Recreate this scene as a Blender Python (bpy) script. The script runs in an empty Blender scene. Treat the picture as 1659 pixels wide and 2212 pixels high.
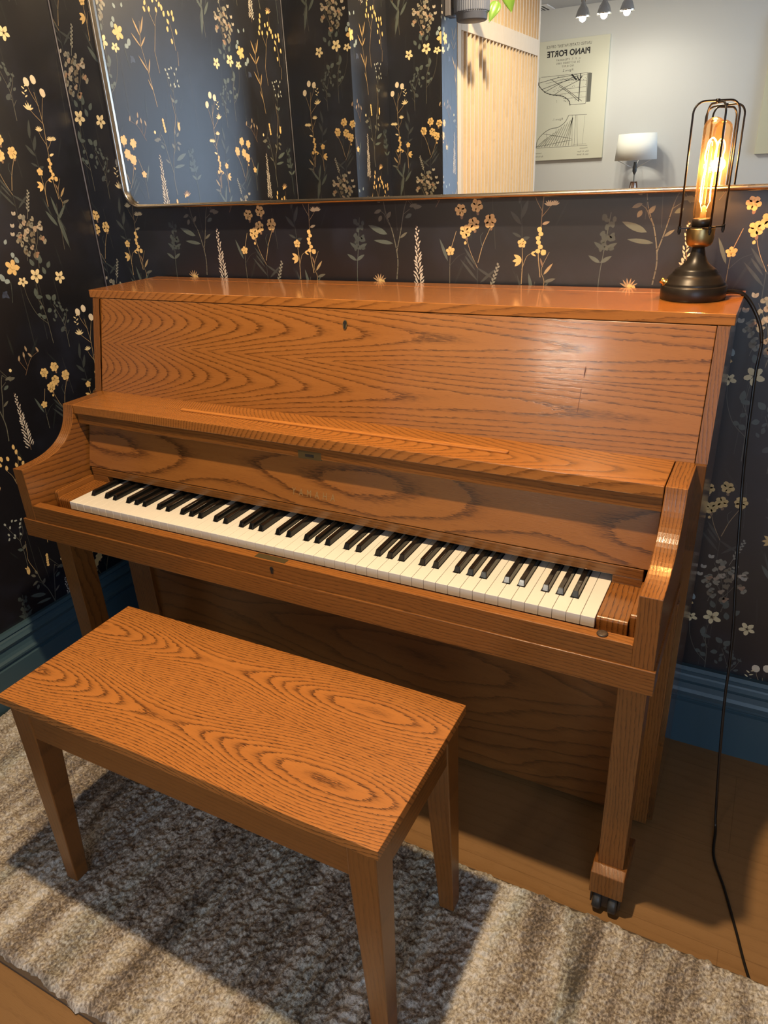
import bpy, bmesh, math, random
import numpy as np
from mathutils import Vector, Matrix
PI = math.pi
random.seed(7); np.random.seed(7)
SC = bpy.context.scene
COL = SC.collection

# ------------------------------------------------------------------ camera
cam_d = bpy.data.cameras.new('camera'); cam = bpy.data.objects.new('camera', cam_d); COL.objects.link(cam)
YAW, PIT, ROL, F_PX = 0.5027, -0.4427, -0.0520, 1559.5
fw = Vector((-math.sin(YAW)*math.cos(PIT), math.cos(YAW)*math.cos(PIT), math.sin(PIT)))
rt = fw.cross(Vector((0, 0, 1))).normalized(); up = rt.cross(fw)
r2 = rt*math.cos(ROL) + up*math.sin(ROL); u2 = -rt*math.sin(ROL) + up*math.cos(ROL)
M = Matrix((r2, u2, -fw)).transposed().to_4x4(); M.translation = Vector((1.4041, -1.0167, 1.3271))
cam.matrix_world = M
cam_d.sensor_fit = 'VERTICAL'; cam_d.sensor_height = 24.0; cam_d.lens = F_PX*24.0/2212.0
cam_d.clip_start = 0.02; cam_d.clip_end = 60
SC.camera = cam

# ------------------------------------------------------------------ world, exposure
SC.view_settings.view_transform = 'Standard'; SC.view_settings.look = 'None'
SC.view_settings.exposure = 0.25; SC.view_settings.gamma = 1.0; SC.view_settings.use_curve_mapping = False
wd = bpy.data.worlds.new('daylight'); SC.world = wd; wd.use_nodes = True
wd.node_tree.nodes['Background'].inputs[0].default_value = (0.55, 0.72, 1.0, 1); wd.node_tree.nodes['Background'].inputs[1].default_value = 1.0

# ------------------------------------------------------------------ lights
def light(name, kind, loc, energy, col, size=.03, target=None, **kw):
    d = bpy.data.lights.new(name, kind); o = bpy.data.objects.new(name, d); COL.objects.link(o)
    o.location = loc; d.energy = energy; d.color = col
    if kind == 'AREA':
        d.shape = 'RECTANGLE'; d.size = size[0]; d.size_y = size[1]
    else: d.shadow_soft_size = size
    for k, v in kw.items(): setattr(d, k, v)
    if target is not None:
        o.rotation_euler = (Vector(target) - Vector(loc)).to_track_quat('-Z', 'Y').to_euler()
    return o
WARM = (1.0, 0.72, 0.42)
light('downlight_over_bench', 'SPOT', (.85, -.35, 2.38), 140, WARM, .03, (.80, -.33, 0), spot_size=math.radians(165), spot_blend=.35)
light('window_daylight', 'AREA', (3.02, -4.05, 1.45), 37, (0.55, 0.74, 1.0), (1.7, 1.7), (-.3, -.8, 1.4))
light('window_daylight', 'AREA', (2.35, -5.02, 1.45), 13, (0.55, 0.74, 1.0), (.95, 1.7), (0, -.6, 1.4))
for px, pz in ((-.102, 2.186), (.043, 2.187), (.195, 2.188)):
    light('track_spot_light', 'POINT', (px, -3.9, pz+.020), 14, (1.0, .90, .74), .022)
light('added_wall_spot', 'SPOT', (-.10, -4.05, 2.38), 22, (1.0, .90, .74), .035, (.3, -5, 1.0), spot_size=math.radians(95), spot_blend=.8)  # added lamp without a fixture, brightens the floor lamp shade and wall
light('glow_behind_slats', 'POINT', (-.75, -1.9, 1.9), 9, (1.0, .62, .25), .08)
light('screen_spot_light', 'SPOT', (1.75, -1.6, 2.38), 62, (1.0, .80, .56), .04, (.15, -1.65, 1.35), spot_size=math.radians(62), spot_blend=.8)

# ------------------------------------------------------------------ helpers
class MB:
    def __init__(s): s.v = []; s.f = []; s.m = []; s.sm = []
    def add(s, vs, fs, mi=0, smooth=False):
        o = len(s.v); s.v += [tuple(v) for v in vs]
        for f in fs: s.f.append(tuple(o+i for i in f)); s.m.append(mi); s.sm.append(smooth)
        return s
    def box(s, x0, x1, y0, y1, z0, z1, mi=0):
        return s.add([(x0,y0,z0),(x1,y0,z0),(x1,y1,z0),(x0,y1,z0),(x0,y0,z1),(x1,y0,z1),(x1,y1,z1),(x0,y1,z1)],
                     [(0,3,2,1),(4,5,6,7),(0,1,5,4),(1,2,6,5),(2,3,7,6),(3,0,4,7)], mi)
    def prism(s, poly, ax, a0, a1, mi=0, smooth=False):
        # poly: 2D list; ax 0: (y,z) extruded in x; 1: (x,z) in y; 2: (x,y) in z
        def P(p, t):
            return (t, p[0], p[1]) if ax == 0 else ((p[0], t, p[1]) if ax == 1 else (p[0], p[1], t))
        n = len(poly); vs = [P(p, a0) for p in poly] + [P(p, a1) for p in poly]
        fs = [tuple(range(n)), tuple(range(2*n-1, n-1, -1))] + [(i, n+i, n+(i+1) % n, (i+1) % n) for i in range(n)]
        return s.add(vs, fs, mi, smooth)
    def lathe(s, prof, c, n=48, mi=0, axis=(0, 0, 1), smooth=True, rib=None):
        # prof: (r, h) bottom to top around axis through c
        ax = Vector(axis).normalized(); q = Vector((0, 0, 1)).rotation_difference(ax); c = Vector(c)
        vs = []; fs = []
        for r, h in prof:
            for k in range(n):
                a = 2*PI*k/n; rr = r
                if rib and r > 1e-5: rr = r + rib*(k % 2)
                vs.append(c + q @ Vector((rr*math.cos(a), rr*math.sin(a), h)))
        m = len(prof)
        for i in range(m-1):
            for k in range(n): fs.append((i*n+k, i*n+(k+1) % n, (i+1)*n+(k+1) % n, (i+1)*n+k))
        fs.append(tuple(range(n-1, -1, -1))); fs.append(tuple((m-1)*n+k for k in range(n)))
        return s.add(vs, fs, mi, smooth)
    def tube(s, pts, r, n=10, mi=0, closed=False, flat=1.0):
        pts = [Vector(p) for p in pts]; N = len(pts); vs = []; fs = []
        t0 = (pts[1]-pts[0]).normalized(); nrm = t0.orthogonal().normalized()
        for i, p in enumerate(pts):
            if closed: t = (pts[(i+1) % N]-pts[i-1]).normalized()
            else: t = (pts[min(i+1, N-1)]-pts[max(i-1, 0)]).normalized()
            nrm = (nrm - t*nrm.dot(t)).normalized(); b = t.cross(nrm)
            rr = r[i] if isinstance(r, (list, tuple)) else r
            for k in range(n):
                a = 2*PI*k/n; vs.append(p + nrm*rr*math.cos(a) + b*rr*flat*math.sin(a))
        for i in range(N if closed else N-1):
            j = (i+1) % N
            for k in range(n): fs.append((i*n+k, i*n+(k+1) % n, j*n+(k+1) % n, j*n+k))
        if not closed: fs.append(tuple(range(n-1, -1, -1))); fs.append(tuple((N-1)*n+k for k in range(n)))
        return s.add(vs, fs, mi, True)
    def build(s, name, mat, parent=None, bevel=0, seg=2, origin=None):
        me = bpy.data.meshes.new(name); o = bpy.data.objects.new(name, me); COL.objects.link(o)
        off = Vector(origin) if origin else (Vector(parent['_o']) if parent is not None and '_o' in parent else Vector((0, 0, 0)))
        me.from_pydata([tuple(Vector(v)-off) for v in s.v], [], s.f)
        mats = mat if isinstance(mat, list) else [mat]
        for m_ in mats: me.materials.append(m_)
        for i, p in enumerate(me.polygons): p.material_index = s.m[i]; p.use_smooth = s.sm[i]
        bm = bmesh.new(); bm.from_mesh(me); bmesh.ops.recalc_face_normals(bm, faces=bm.faces); bm.to_mesh(me); bm.free()
        me.update()
        if bevel:
            b = o.modifiers.new('b', 'BEVEL'); b.width = bevel; b.segments = seg; b.limit_method = 'ANGLE'; b.angle_limit = math.radians(40)
        if parent is not None:
            o.parent = parent
            if origin: o.location = Vector(origin) - Vector(parent['_o'])
            o['_o'] = tuple(off)
        else:
            o.location = off; o['_o'] = tuple(off)
        return o
def tag(o, label=None, cat=None, group=None, kind=None):
    if label: o['label'] = label
    if cat: o['category'] = cat
    if group: o['group'] = group
    if kind: o['kind'] = kind
    return o
def empty(name, loc, label, cat, group=None):
    o = bpy.data.objects.new(name, None); COL.objects.link(o); o.location = loc; o['_o'] = tuple(loc); o.empty_display_size = .05
    return tag(o, label, cat, group)
def struct(o): o['kind'] = 'structure'; return o
def bez(p0, p1, p2, p3, n=12):
    out = []
    for i in range(n+1):
        t = i/n; out.append(tuple((1-t)**3*a + 3*t*(1-t)**2*b + 3*t*t*(1-t)*c + t**3*d for a, b, c, d in zip(p0, p1, p2, p3)))
    return out
def catmull(P, n=10):
    P = [Vector(p) for p in P]; Q = [P[0]*2-P[1]] + P + [P[-1]*2-P[-2]]; out = []
    for i in range(1, len(Q)-2):
        for k in range(n):
            t = k/n; a, b, c, d = Q[i-1], Q[i], Q[i+1], Q[i+2]
            out.append(.5*((2*b) + (c-a)*t + (2*a-5*b+4*c-d)*t*t + (3*b-a-3*c+d)*t**3))
    out.append(P[-1]); return out
def text_mb(body, size, place, mb=None, mi=0, spacing=1.0, bold=0.0, xs=1.0):
    """place(u,v) -> 3D point; text centred on u=0, baseline v=0"""
    cu = bpy.data.curves.new('t', 'FONT'); cu.body = body; cu.size = size; cu.align_x = 'CENTER'; cu.space_character = spacing; cu.offset = bold
    cu.resolution_u = 3
    ob = bpy.data.objects.new('t', cu); COL.objects.link(ob)
    dg = bpy.context.evaluated_depsgraph_get(); dg.update(); me = bpy.data.meshes.new_from_object(ob.evaluated_get(dg))
    mb = mb or MB(); mb.add([place(v.co.x*xs, v.co.y) for v in me.vertices], [tuple(p.vertices) for p in me.polygons], mi)
    bpy.data.objects.remove(ob); bpy.data.curves.remove(cu); bpy.data.meshes.remove(me)
    return mb

# ------------------------------------------------------------------ materials
def mat(name, col, rough=.5, metal=0, spec=.5, **kw):
    m = bpy.data.materials.new(name); m.use_nodes = True; b = m.node_tree.nodes['Principled BSDF']
    b.inputs['Base Color'].default_value = (*col, 1); b.inputs['Roughness'].default_value = rough; b.inputs['Metallic'].default_value = metal
    b.inputs['Specular IOR Level'].default_value = spec
    for k, v in kw.items(): b.inputs[k.replace('_', ' ')].default_value = v
    return m
class NT:
    def __init__(s, m): s.t = m.node_tree; s.n = s.t.nodes; s.l = s.t.links; s.b = s.n['Principled BSDF']
    def new(s, t, **kw):
        n = s.n.new(t)
        for k, v in kw.items(): setattr(n, k, v)
        return n
    def math(s, op, a, b=None, c=None):
        n = s.n.new('ShaderNodeMath'); n.operation = op
        for i, v in enumerate((a, b, c)):
            if v is None: continue
            if isinstance(v, (int, float)): n.inputs[i].default_value = v
            else: s.l.new(v, n.inputs[i])
        return n.outputs[0]
    def noise(s, vec, scale, detail=2, rough=.5, dist=0):
        n = s.n.new('ShaderNodeTexNoise'); s.l.new(vec, n.inputs['Vector']); n.inputs['Scale'].default_value = scale
        n.inputs['Detail'].default_value = detail; n.inputs['Roughness'].default_value = rough; n.inputs['Distortion'].default_value = dist
        return n.outputs['Fac']
    def comb(s, x, y, z):
        n = s.n.new('ShaderNodeCombineXYZ')
        for i, v in enumerate((x, y, z)):
            if isinstance(v, (int, float)): n.inputs[i].default_value = v
            else: s.l.new(v, n.inputs[i])
        return n.outputs[0]
    def ramp(s, f, stops):
        n = s.n.new('ShaderNodeValToRGB'); s.l.new(f, n.inputs[0]); e = n.color_ramp.elements
        while len(e) < len(stops): e.new(.5)
        for i, (p, c) in enumerate(stops):
            e[i].position = p; e[i].color = (*c, 1) if len(c) == 3 else c
        return n.outputs[0]
    def mix(s, f, a, b, mode='MIX'):
        n = s.n.new('ShaderNodeMix'); n.data_type = 'RGBA'; n.blend_type = mode
        if isinstance(f, (int, float)): n.inputs[0].default_value = f
        else: s.l.new(f, n.inputs[0])
        for i, v in ((6, a), (7, b)):
            if isinstance(v, tuple): n.inputs[i].default_value = (*v, 1)
            else: s.l.new(v, n.inputs[i])
        return n.outputs[2]

OAK_L, OAK_M, OAK_D = (.370, .147, .034), (.272, .098, .020), (.048, .015, .004)
def oak(name, g='X', a='Z', cen=0.0, g0=-.3, B=.16, freq=55, book=None, seed=0.0, rough=.30, tint=1.0, dark=.8, straight=False, coat=.25, warp=1.0, L=.35, K=.8, e=.012, wave=None, dm=.0, d0=.0, bump=.22, lw=1.0, fine=.22, jg=1.0, light_=OAK_L, mid=OAK_M, dk=OAK_D):
    m = mat(name, (.5, .2, .05), rough); N = NT(m)
    tcn = N.new('ShaderNodeTexCoord'); sp = N.new('ShaderNodeSeparateXYZ'); N.l.new(tcn.outputs['Object'], sp.inputs[0])
    O = {'X': sp.outputs[0], 'Y': sp.outputs[1], 'Z': sp.outputs[2]}
    G, A = O[g], O[a]; D = O[[k for k in 'XYZ' if k not in (g, a)][0]]
    A = N.math('ADD', A, N.math('MULTIPLY', N.math('SUBTRACT', D, d0), dm))
    low = N.noise(N.comb(N.math('MULTIPLY', G, 1.6), N.math('MULTIPLY', A, 7.0), seed), 1.0, 2, .5)
    low2 = N.noise(N.comb(N.math('MULTIPLY', G, 9.0), N.math('MULTIPLY', A, 26.0), seed+7), 1.0, 3, .6)
    jag = N.noise(N.comb(N.math('MULTIPLY', G, 60.0), N.math('MULTIPLY', A, 420.0), seed+3), 1.0, 2, .6)
    if book is not None:   # two mirrored flitches
        ap = N.math('SUBTRACT', N.math('ABSOLUTE', N.math('SUBTRACT', A, cen)), book)
    else: ap = N.math('SUBTRACT', A, cen)
    if straight: R = N.math('ADD', N.math('MULTIPLY', ap, 1.0), N.math('MULTIPLY', G, .03))
    else:
        fl_ = N.math('SUBTRACT', N.math('SQRT', N.math('ADD', N.math('MULTIPLY', ap, ap), e*e)), e)
        if wave:
            cs = N.math('COSINE', N.math('MULTIPLY', N.math('SUBTRACT', G, g0), 2*PI/wave)); H = N.math('MULTIPLY', N.math('SUBTRACT', 1.0, cs), B)
        else:
            gd = N.math('MULTIPLY', N.math('SUBTRACT', G, g0), -1.0/L)
            H = N.math('MULTIPLY', N.math('SUBTRACT', 1.0, N.math('POWER', 2.718, gd)), B*L)
        R = N.math('ADD', H, N.math('MULTIPLY', fl_, K))
    R = N.math('ADD', R, N.math('MULTIPLY', N.math('SUBTRACT', low, .5), .045*warp))
    R = N.math('ADD', R, N.math('MULTIPLY', N.math('SUBTRACT', low2, .5), .010*warp))
    R = N.math('ADD', R, N.math('MULTIPLY', N.math('SUBTRACT', jag, .5), .0034*jg))
    ph = N.math('FRACT', N.math('MULTIPLY', R, freq))
    line = N.ramp(ph, [(0, (1, 1, 1)), (.11*lw, (.9, .9, .9)), (.26*lw, (.30, .30, .30)), (.50*lw, (0, 0, 0)), (.955, (0, 0, 0)), (1, (.9, .9, .9))])
    pore = N.noise(N.comb(N.math('MULTIPLY', G, 55.0), N.math('MULTIPLY', A, 900.0), N.math('MULTIPLY', D, 900.0)), 1.0, 1, .5)
    poreM = N.ramp(pore, [(.36, (.30, .30, .30)), (.56, (1, 1, 1))])
    fleck = N.ramp(pore, [(.60, (0, 0, 0)), (.72, (1, 1, 1))])
    streak = N.noise(N.comb(N.math('MULTIPLY', G, 3.0), N.math('MULTIPLY', A, 60.0), seed+1), 1.0, 3, .6)
    base = N.mix(streak, tuple(c*tint for c in light_), tuple(c*tint for c in mid))
    lm = N.mix(1.0, line, poreM, 'MULTIPLY')
    lf = N.math('MULTIPLY', lm, dark)
    c = N.mix(lf, base, tuple(x*tint for x in dk))
    c = N.mix(N.math('MULTIPLY', fleck, fine), c, tuple(x*tint for x in dk))
    N.l.new(c, N.b.inputs['Base Color'])
    bp = N.new('ShaderNodeBump'); bp.inputs['Strength'].default_value = bump; bp.inputs['Distance'].default_value = .0006
    N.l.new(N.math('SUBTRACT', pore, N.math('MULTIPLY', lf, .8)), bp.inputs['Height']); N.l.new(bp.outputs[0], N.b.inputs['Normal']); N.l.new(bp.outputs[0], N.b.inputs['Coat Normal'])
    N.b.inputs['Coat Weight'].default_value = coat; N.b.inputs['Coat Roughness'].default_value = .12
    return m

# ------------------------------------------------------------------ wallpaper tile (painted flowers)
TW, TH = .56, .565
C_GOLD=(.86,.60,.25); C_PALE=(.90,.76,.45); C_CREAM=(.88,.78,.60); C_TEAL=(.100,.128,.118); C_GRAY=(.050,.060,.060)
C_STG=(.46,.34,.18); C_STK=(.15,.15,.12); C_BRN=(.27,.17,.10); C_LAV=(.70,.64,.56); C_BLUE=(.30,.38,.40); C_DIM=(.016,.020,.022); C_BG=(.0075,.0080,.0125); C_INK=(.05,.03,.015)
TILE = []
def tpoly(pts, col, layer=1): TILE.append((pts, col, layer))
def tleaf(x, y, ang, ln, w, col, layer=1, bend=0.0):
    ca, sa = math.cos(ang), math.sin(ang); L = []; R = []
    for i in range(7):
        t = i/6; ww = w*.5*math.sin(PI*min(1, t**.85))**.8 if 0 < t < 1 else 0
        px = ln*t; py = bend*math.sin(PI*t)
        L.append((px, py+ww)); R.append((px, py-ww))
    pts = L + R[-2:0:-1]
    # split in quads to stay convex
    for i in range(6):
        q = [L[i], L[i+1], R[i+1], R[i]]
        tpoly([(x+a*ca-b*sa, y+a*sa+b*ca) for a, b in q], col, layer)
def tstem(pts, w, col, layer=1, sm=True):
    P = [Vector((a, b, 0)) for a, b in pts]
    if sm and len(P) > 2: P = catmull(P, 5)
    n = len(P)
    for i in range(n-1):
        d = (P[i+1]-P[i]); 
        if d.length < 1e-6: continue
        nn = Vector((-d.y, d.x, 0)).normalized(); w0 = w*(1-.45*i/n)*.5; w1 = w*(1-.45*(i+1)/n)*.5; e = d.normalized()*w*.25
        q = [P[i]+nn*w0-e, P[i+1]+nn*w1+e, P[i+1]-nn*w1+e, P[i]-nn*w0-e]
        tpoly([(v.x, v.y) for v in q], col, layer)
def tblob(x, y, rx, ry, ang, col, layer=1, n=9, jit=.12):
    ca, sa = math.cos(ang), math.sin(ang); pts = []
    for k in range(n):
        t = 2*PI*k/n; j = 1+random.uniform(-jit, jit); a = rx*math.cos(t)*j; b = ry*math.sin(t)*j
        pts.append((x+a*ca-b*sa, y+a*sa+b*ca))
    tpoly(pts, col, layer)
def tflower(x, y, r, n=5, col=C_GOLD, layer=2, rot=0, squash=1.0, center=None, wide=.42):
    for k in range(n):
        a = rot+2*PI*k/n; rr = r*random.uniform(.88, 1.05)
        tblob(x+math.cos(a)*rr*.58, y+math.sin(a)*rr*.58*squash, rr*.46, rr*wide, a, col, layer, 9, .10)
    tblob(x, y, r*.3, r*.3, 0, col, layer, 7)
    if center:
        for k in range(5):
            a = rot+2*PI*(k+.5)/5; tstem([(x, y), (x+math.cos(a)*r*.33, y+math.sin(a)*r*.33*squash)], .0011, center, 4, False)
        tblob(x, y, r*.13, r*.13, 0, center, 4, 6)
def tsprig(x, y, ang, ln, n, col, lw=.010, ww=.004, layer=1):
    tstem([(x, y), (x+math.cos(ang)*ln, y+math.sin(ang)*ln)], .0011, col, layer, False)
    for k in range(n):
        t = .25+.75*k/n; s = 1 if k % 2 else -1
        tleaf(x+math.cos(ang)*ln*t, y+math.sin(ang)*ln*t, ang+s*.6, lw*(1.1-.4*t), ww, col, layer)
def make_tile():
    # golden five flower cluster
    tstem([(.025,-.082),(.036,-.045),(.051,-.012),(.051,.0)], .0016, C_STG); tstem([(.024,-.093),(.008,-.06),(-.002,-.03)], .0013, C_STG)
    tstem([(.035,-.05),(.030,-.03),(.036,-.02)], .0012, C_TEAL)
    for (x, y) in ((-.015,.026),(.021,.033),(.051,.003),(.015,-.002),(-.004,-.018)):
        tflower(x, y, .0140, 6, C_GOLD, 3, random.random()*6); tblob(x+.003, y-.014, .003, .005, 0, C_BRN, 2)
    tblob(-.004,-.041,.003,.0035,0,C_GOLD,3)
    for p in ((.024,-.12,2.3,.06),(.03,-.125,.7,.05),(.022,-.09,2.2,.05),(.06,-.115,2.6,.045)): tleaf(p[0],p[1],p[2],p[3],.006,C_GRAY)
    tstem([(.024,-.14),(.024,-.093)], .0016, C_GRAY)
    # single yellow flower
    tstem([(-.041,-.126),(-.0405,-.09),(-.039,-.058)], .0018, C_STK); tstem([(-.039,-.058),(-.025,-.017)], .0014, C_STG)
    tflower(-.039,-.058,.0105,5,C_GOLD,3,.4); tleaf(-.045,-.08,1.95,.052,.007,C_TEAL); tstem([(-.041,-.09),(-.022,-.07),(-.005,-.062)], .0012, C_GRAY); tleaf(-.005,-.068,-.9,.04,.005,C_GRAY)
    # lavender spike
    tstem([(-.115,-.165),(-.113,-.10),(-.118,-.04),(-.120,-.003)], .0013, C_BRN)
    for k in range(36):
        t = k/36; y = -.155+.15*t; x = -.115-.004*t+.002*math.sin(k); s = 1 if k % 2 else -1; L = .0035+.013*(1-t)**.7
        tleaf(x+s*.001, y, PI/2-s*random.uniform(.35,.75), L, .0034, C_LAV, 3)
        if t < .6: tleaf(x+s*.007*(1-t), y-.003, PI/2-s*random.uniform(.5,.9), L*.75, .003, C_LAV, 3)
    # leafy dark plant
    tstem([(-.172,-.12),(-.168,-.075),(-.178,-.02),(-.193,.02),(-.20,.055)], .0028, C_STK); tstem([(-.170,-.06),(-.158,-.015),(-.148,.03),(-.140,.05)], .0024, C_STK)
    tstem([(-.18,-.01),(-.19,.005),(-.197,.02),(-.21,.03)], .0016, C_STK); tstem([(-.15,.02),(-.135,.03)], .0014, C_STK)
    for p in ((-.192,-.022,2.75,.052,.013),(-.178,-.042,3.0,.05,.009),(-.125,.034,.05,.020,.009),(-.16,-.03,.6,.022,.006),(-.192,.012,.9,.018,.009),(-.205,.03,3.5,.02,.008),(-.207,.045,2.4,.018,.008),(-.20,.05,1.9,.016,.007),(-.205,.018,4.2,.015,.009)):
        tleaf(p[0],p[1],p[2],p[3],p[4],C_STK if p[3]<.03 else C_TEAL)
    # yellow bells above the leafy plant
    tstem([(-.200,.055),(-.215,.10),(-.212,.127),(-.208,.16)], .0013, C_STG); tstem([(-.140,.05),(-.120,.03),(-.160,.089)], .0012, C_STK)
    tleaf(-.225,.060,1.5,.028,.011,C_GOLD,3); tleaf(-.222,.075,2.3,.015,.004,C_GOLD,3)
    for k in range(5): tblob(-.160+.001*k,.060+.0075*k,.0045,.0048,0,C_GOLD,3)
    tblob(-.113,.056,.004,.005,0,C_PALE,3); tleaf(-.135,.035,.3,.02,.007,C_STK); tleaf(-.13,.02,3.6,.018,.009,C_TEAL)
    # dainty grey plant
    tstem([(-.222,.08),(-.220,.13),(-.222,.165),(-.214,.20)], .0014, C_STK); tstem([(-.221,.165),(-.238,.20),(-.25,.225)], .0011, C_STK); tstem([(-.22,.17),(-.206,.19),(-.203,.23)], .0011, C_STK)
    for k in range(12):
        x = -.226+random.uniform(-.028,.028); y = .18+.055*random.random(); tblob(x,y,.0028,.0045,random.random()*3,(.42,.46,.42),2)
    tleaf(-.221,.140,.7,.018,.009,C_STK); tleaf(-.221,.138,2.6,.018,.009,C_TEAL)
    # thistle
    tstem([(-.277,-.150),(-.275,-.10),(-.268,-.04),(-.262,.015)], .0018, C_TEAL)
    for p in ((-.276,-.080,.55,.026),(-.276,-.080,2.6,.028)): tleaf(p[0],p[1],p[2],p[3],.008,C_TEAL)
    for k in range(22): tblob(-.266+random.uniform(-.012,.012)-.0*k, -.055+.065*random.random(), .004,.006,random.random()*3,(.055,.072,.072),1)
    tleaf(-.27,-.055,.5,.028,.009,(.07,.09,.088)); tleaf(-.27,-.055,2.5,.026,.008,(.06,.08,.08))
    # tall brown bud sprig with golden lower flowers
    tstem([(.163,-.11),(.157,-.06),(.160,-.02),(.162,.02),(.165,.07),(.162,.108),(.158,.14)], .0018, C_STG)
    tstem([(.162,.02),(.150,.04),(.146,.052)], .0013, C_STG); tstem([(.162,.01),(.175,.025),(.178,.03)], .0013, C_STG)
    tstem([(.165,.07),(.135,.10),(.130,.12)], .0013, C_STG); tstem([(.165,.08),(.178,.12),(.184,.135)], .0012, C_STG); tstem([(.163,.11),(.147,.14),(.142,.16)], .0012, C_STG)
    for (x, y) in ((.163,.168),(.141,.162),(.184,.140)): tblob(x,y,.0085,.0105,.2,C_CREAM,3,10,.05)
    for (x, y, s) in ((.148,.052,1),(.176,.030,.9),(.187,.031,.8)):
        for k in range(6): tleaf(x,y,PI/2+(k-2.5)*.45,.013*s,.0035,C_PALE,3)
    for k in range(6): tblob(.158+.003*math.sin(k*2),-.015-.0085*k,.0052,.0048,0,C_GOLD,3)
    tleaf(.163,-.005,.3,.016,.006,C_PALE,3); tblob(.168,-.060,.006,.006,0,C_GOLD,3)
    for k in range(5): tleaf(.130,.100,.3+k*.55,.017,.0045,C_PALE,3)
    for k in range(5): tleaf(.128+.001*k,.128+.006*k,.5+(k%2)*2,.010,.0035,C_PALE,3)
    # second stem with star flower
    tstem([(.123,-.125),(.124,-.08),(.122,-.042)], .0018, C_STG); tflower(.122,-.042,.010,5,C_GOLD,3,.3); 
    for a in (2.6, 3.3, 3.9): tleaf(.122,-.075,a,.020,.008,C_GOLD,3)
    tstem([(.123,-.095),(.132,-.07),(.142,-.062)], .0012, C_STG); tleaf(.142,-.062,.4,.012,.004,C_GOLD,3); tleaf(.142,-.062,-.5,.012,.004,C_GOLD,3)
    tstem([(.165,-.145),(.172,-.12),(.165,-.10),(.168,-.085),(.180,-.06)], .0013, C_STG); tleaf(.17,-.105,.9,.03,.006,C_STG); tleaf(.172,-.12,.3,.025,.007,C_STK); tleaf(.168,-.09,1.9,.02,.004,C_BRN)
    # gray leaf pair stem
    tstem([(.122,-.04),(.120,.0),(.118,.03),(.112,.055)], .0015, C_GRAY)
    for p in ((.118,.006,1.2,.040,.010),(.119,-.005,2.3,.036,.009),(.113,.035,1.35,.045,.009),(.120,-.03,2.7,.022,.006),(.121,-.035,.3,.018,.008)): tleaf(p[0],p[1],p[2],p[3],p[4],C_GRAY)
    # long teal grass leaves
    tleaf(.145,-.150,-1.35,.085,.012,C_TEAL,1); tleaf(.140,-.175,2.2,.050,.010,C_TEAL); tleaf(.142,-.165,.85,.060,.008,C_TEAL); tleaf(.150,-.155,1.8,.055,.008,C_TEAL); tleaf(.128,-.15,1.9,.05,.004,C_GRAY)
    tstem([(.145,-.235),(.148,-.19),(.147,-.155),(.152,-.12)], .0014, C_STK); tstem([(.165,-.24),(.16,-.21),(.150,-.17)], .0012, C_GRAY); tleaf(.165,-.19,2.0,.045,.004,C_GRAY)
    # small feather
    tsprig(.050,-.150,1.25,.070,12,(.30,.30,.25),.009,.0042,2)
    # sweet pea cluster
    for (a, b) in (((.050,-.272),(.052,-.175)),((.050,-.235),(.020,-.150)),((.045,-.24),(.075,-.165)),((.04,-.215),(.005,-.185)),((.05,-.20),(.035,-.145)),((.02,-.25),(.015,-.20))):
        tstem([a, ((a[0]+b[0])/2+.006, (a[1]+b[1])/2), b], .0013, C_STK)
    for k in range(34):
        a = random.random()*2*PI; rr = random.random()**.6; x = .045+math.cos(a)*rr*.046; y = -.190+math.sin(a)*rr*.052
        col = random.choice([(.33,.31,.24),(.42,.33,.24),(.24,.24,.20),(.40,.26,.17),(.50,.42,.33),(.20,.17,.12)])
        tblob(x,y,random.uniform(.004,.009),random.uniform(.003,.006),random.random()*3,col,2); tblob(x+.004,y+.004,.005,.0035,random.random()*3,col,2)
    for (x, y) in ((.0,-.168),(.083,-.182),(.012,-.140),(-.005,-.188)): tleaf(x,y,1.0,.011,.007,(.50,.46,.38),2); tleaf(x,y,2.0,.011,.007,(.45,.42,.36),2)
    for p in ((.055,-.262,1.2),(.075,-.275,.9),(.065,-.29,1.8),(.035,-.265,2.0),(.045,-.25,.5)): tleaf(p[0],p[1],p[2],.020,.012,C_TEAL)
    # cosmos flowers with round leaved stems
    for (x, y, r, q) in ((.108,.262,.0180,1.0),(.034,.275,.0195,1.0),(-.010,.266,.015,.8)): tflower(x,y,r,5,C_PALE,3,.9,q,C_INK,.30)
    tstem([(.038,.096),(.036,.17),(.028,.22),(.030,.262)], .0015, C_STK); tstem([(.036,.15),(.010,.178),(-.006,.22),(-.010,.255)], .0013, C_STK); tstem([(.036,.19),(.024,.215),(.020,.225)], .0013, C_STK)
    for p in ((.020,.222,1.5,.024,.012),(.018,.222,-.1,.022,.010),(.068,.205,.9,.020,.014),(.064,.210,2.4,.020,.013),(.010,.178,-.3,.014,.010),(.022,.19,.8,.013,.009),(.035,.165,2.6,.016,.012),(.058,.185,3.5,.016,.012)): tleaf(p[0],p[1],p[2],p[3],p[4],C_TEAL,2)
    # fine grey plant
    tstem([(.088,.075),(.088,.134),(.078,.165),(.066,.196)], .0014, C_STK); tstem([(.088,.134),(.100,.155),(.108,.18)], .0013, C_STK); tstem([(.088,.12),(.072,.126)], .0012, C_STK); tstem([(.088,.105),(.100,.12)], .0011, C_STK)
    for k in range(16):
        x = .090+random.uniform(-.030,.024); y = .14+.06*random.random(); tleaf(x,y,random.uniform(.6,2.6),.012,.0065,(.085,.105,.10),2)
    tleaf(.072,.120,.7,.020,.012,(.07,.085,.085),2)
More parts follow.
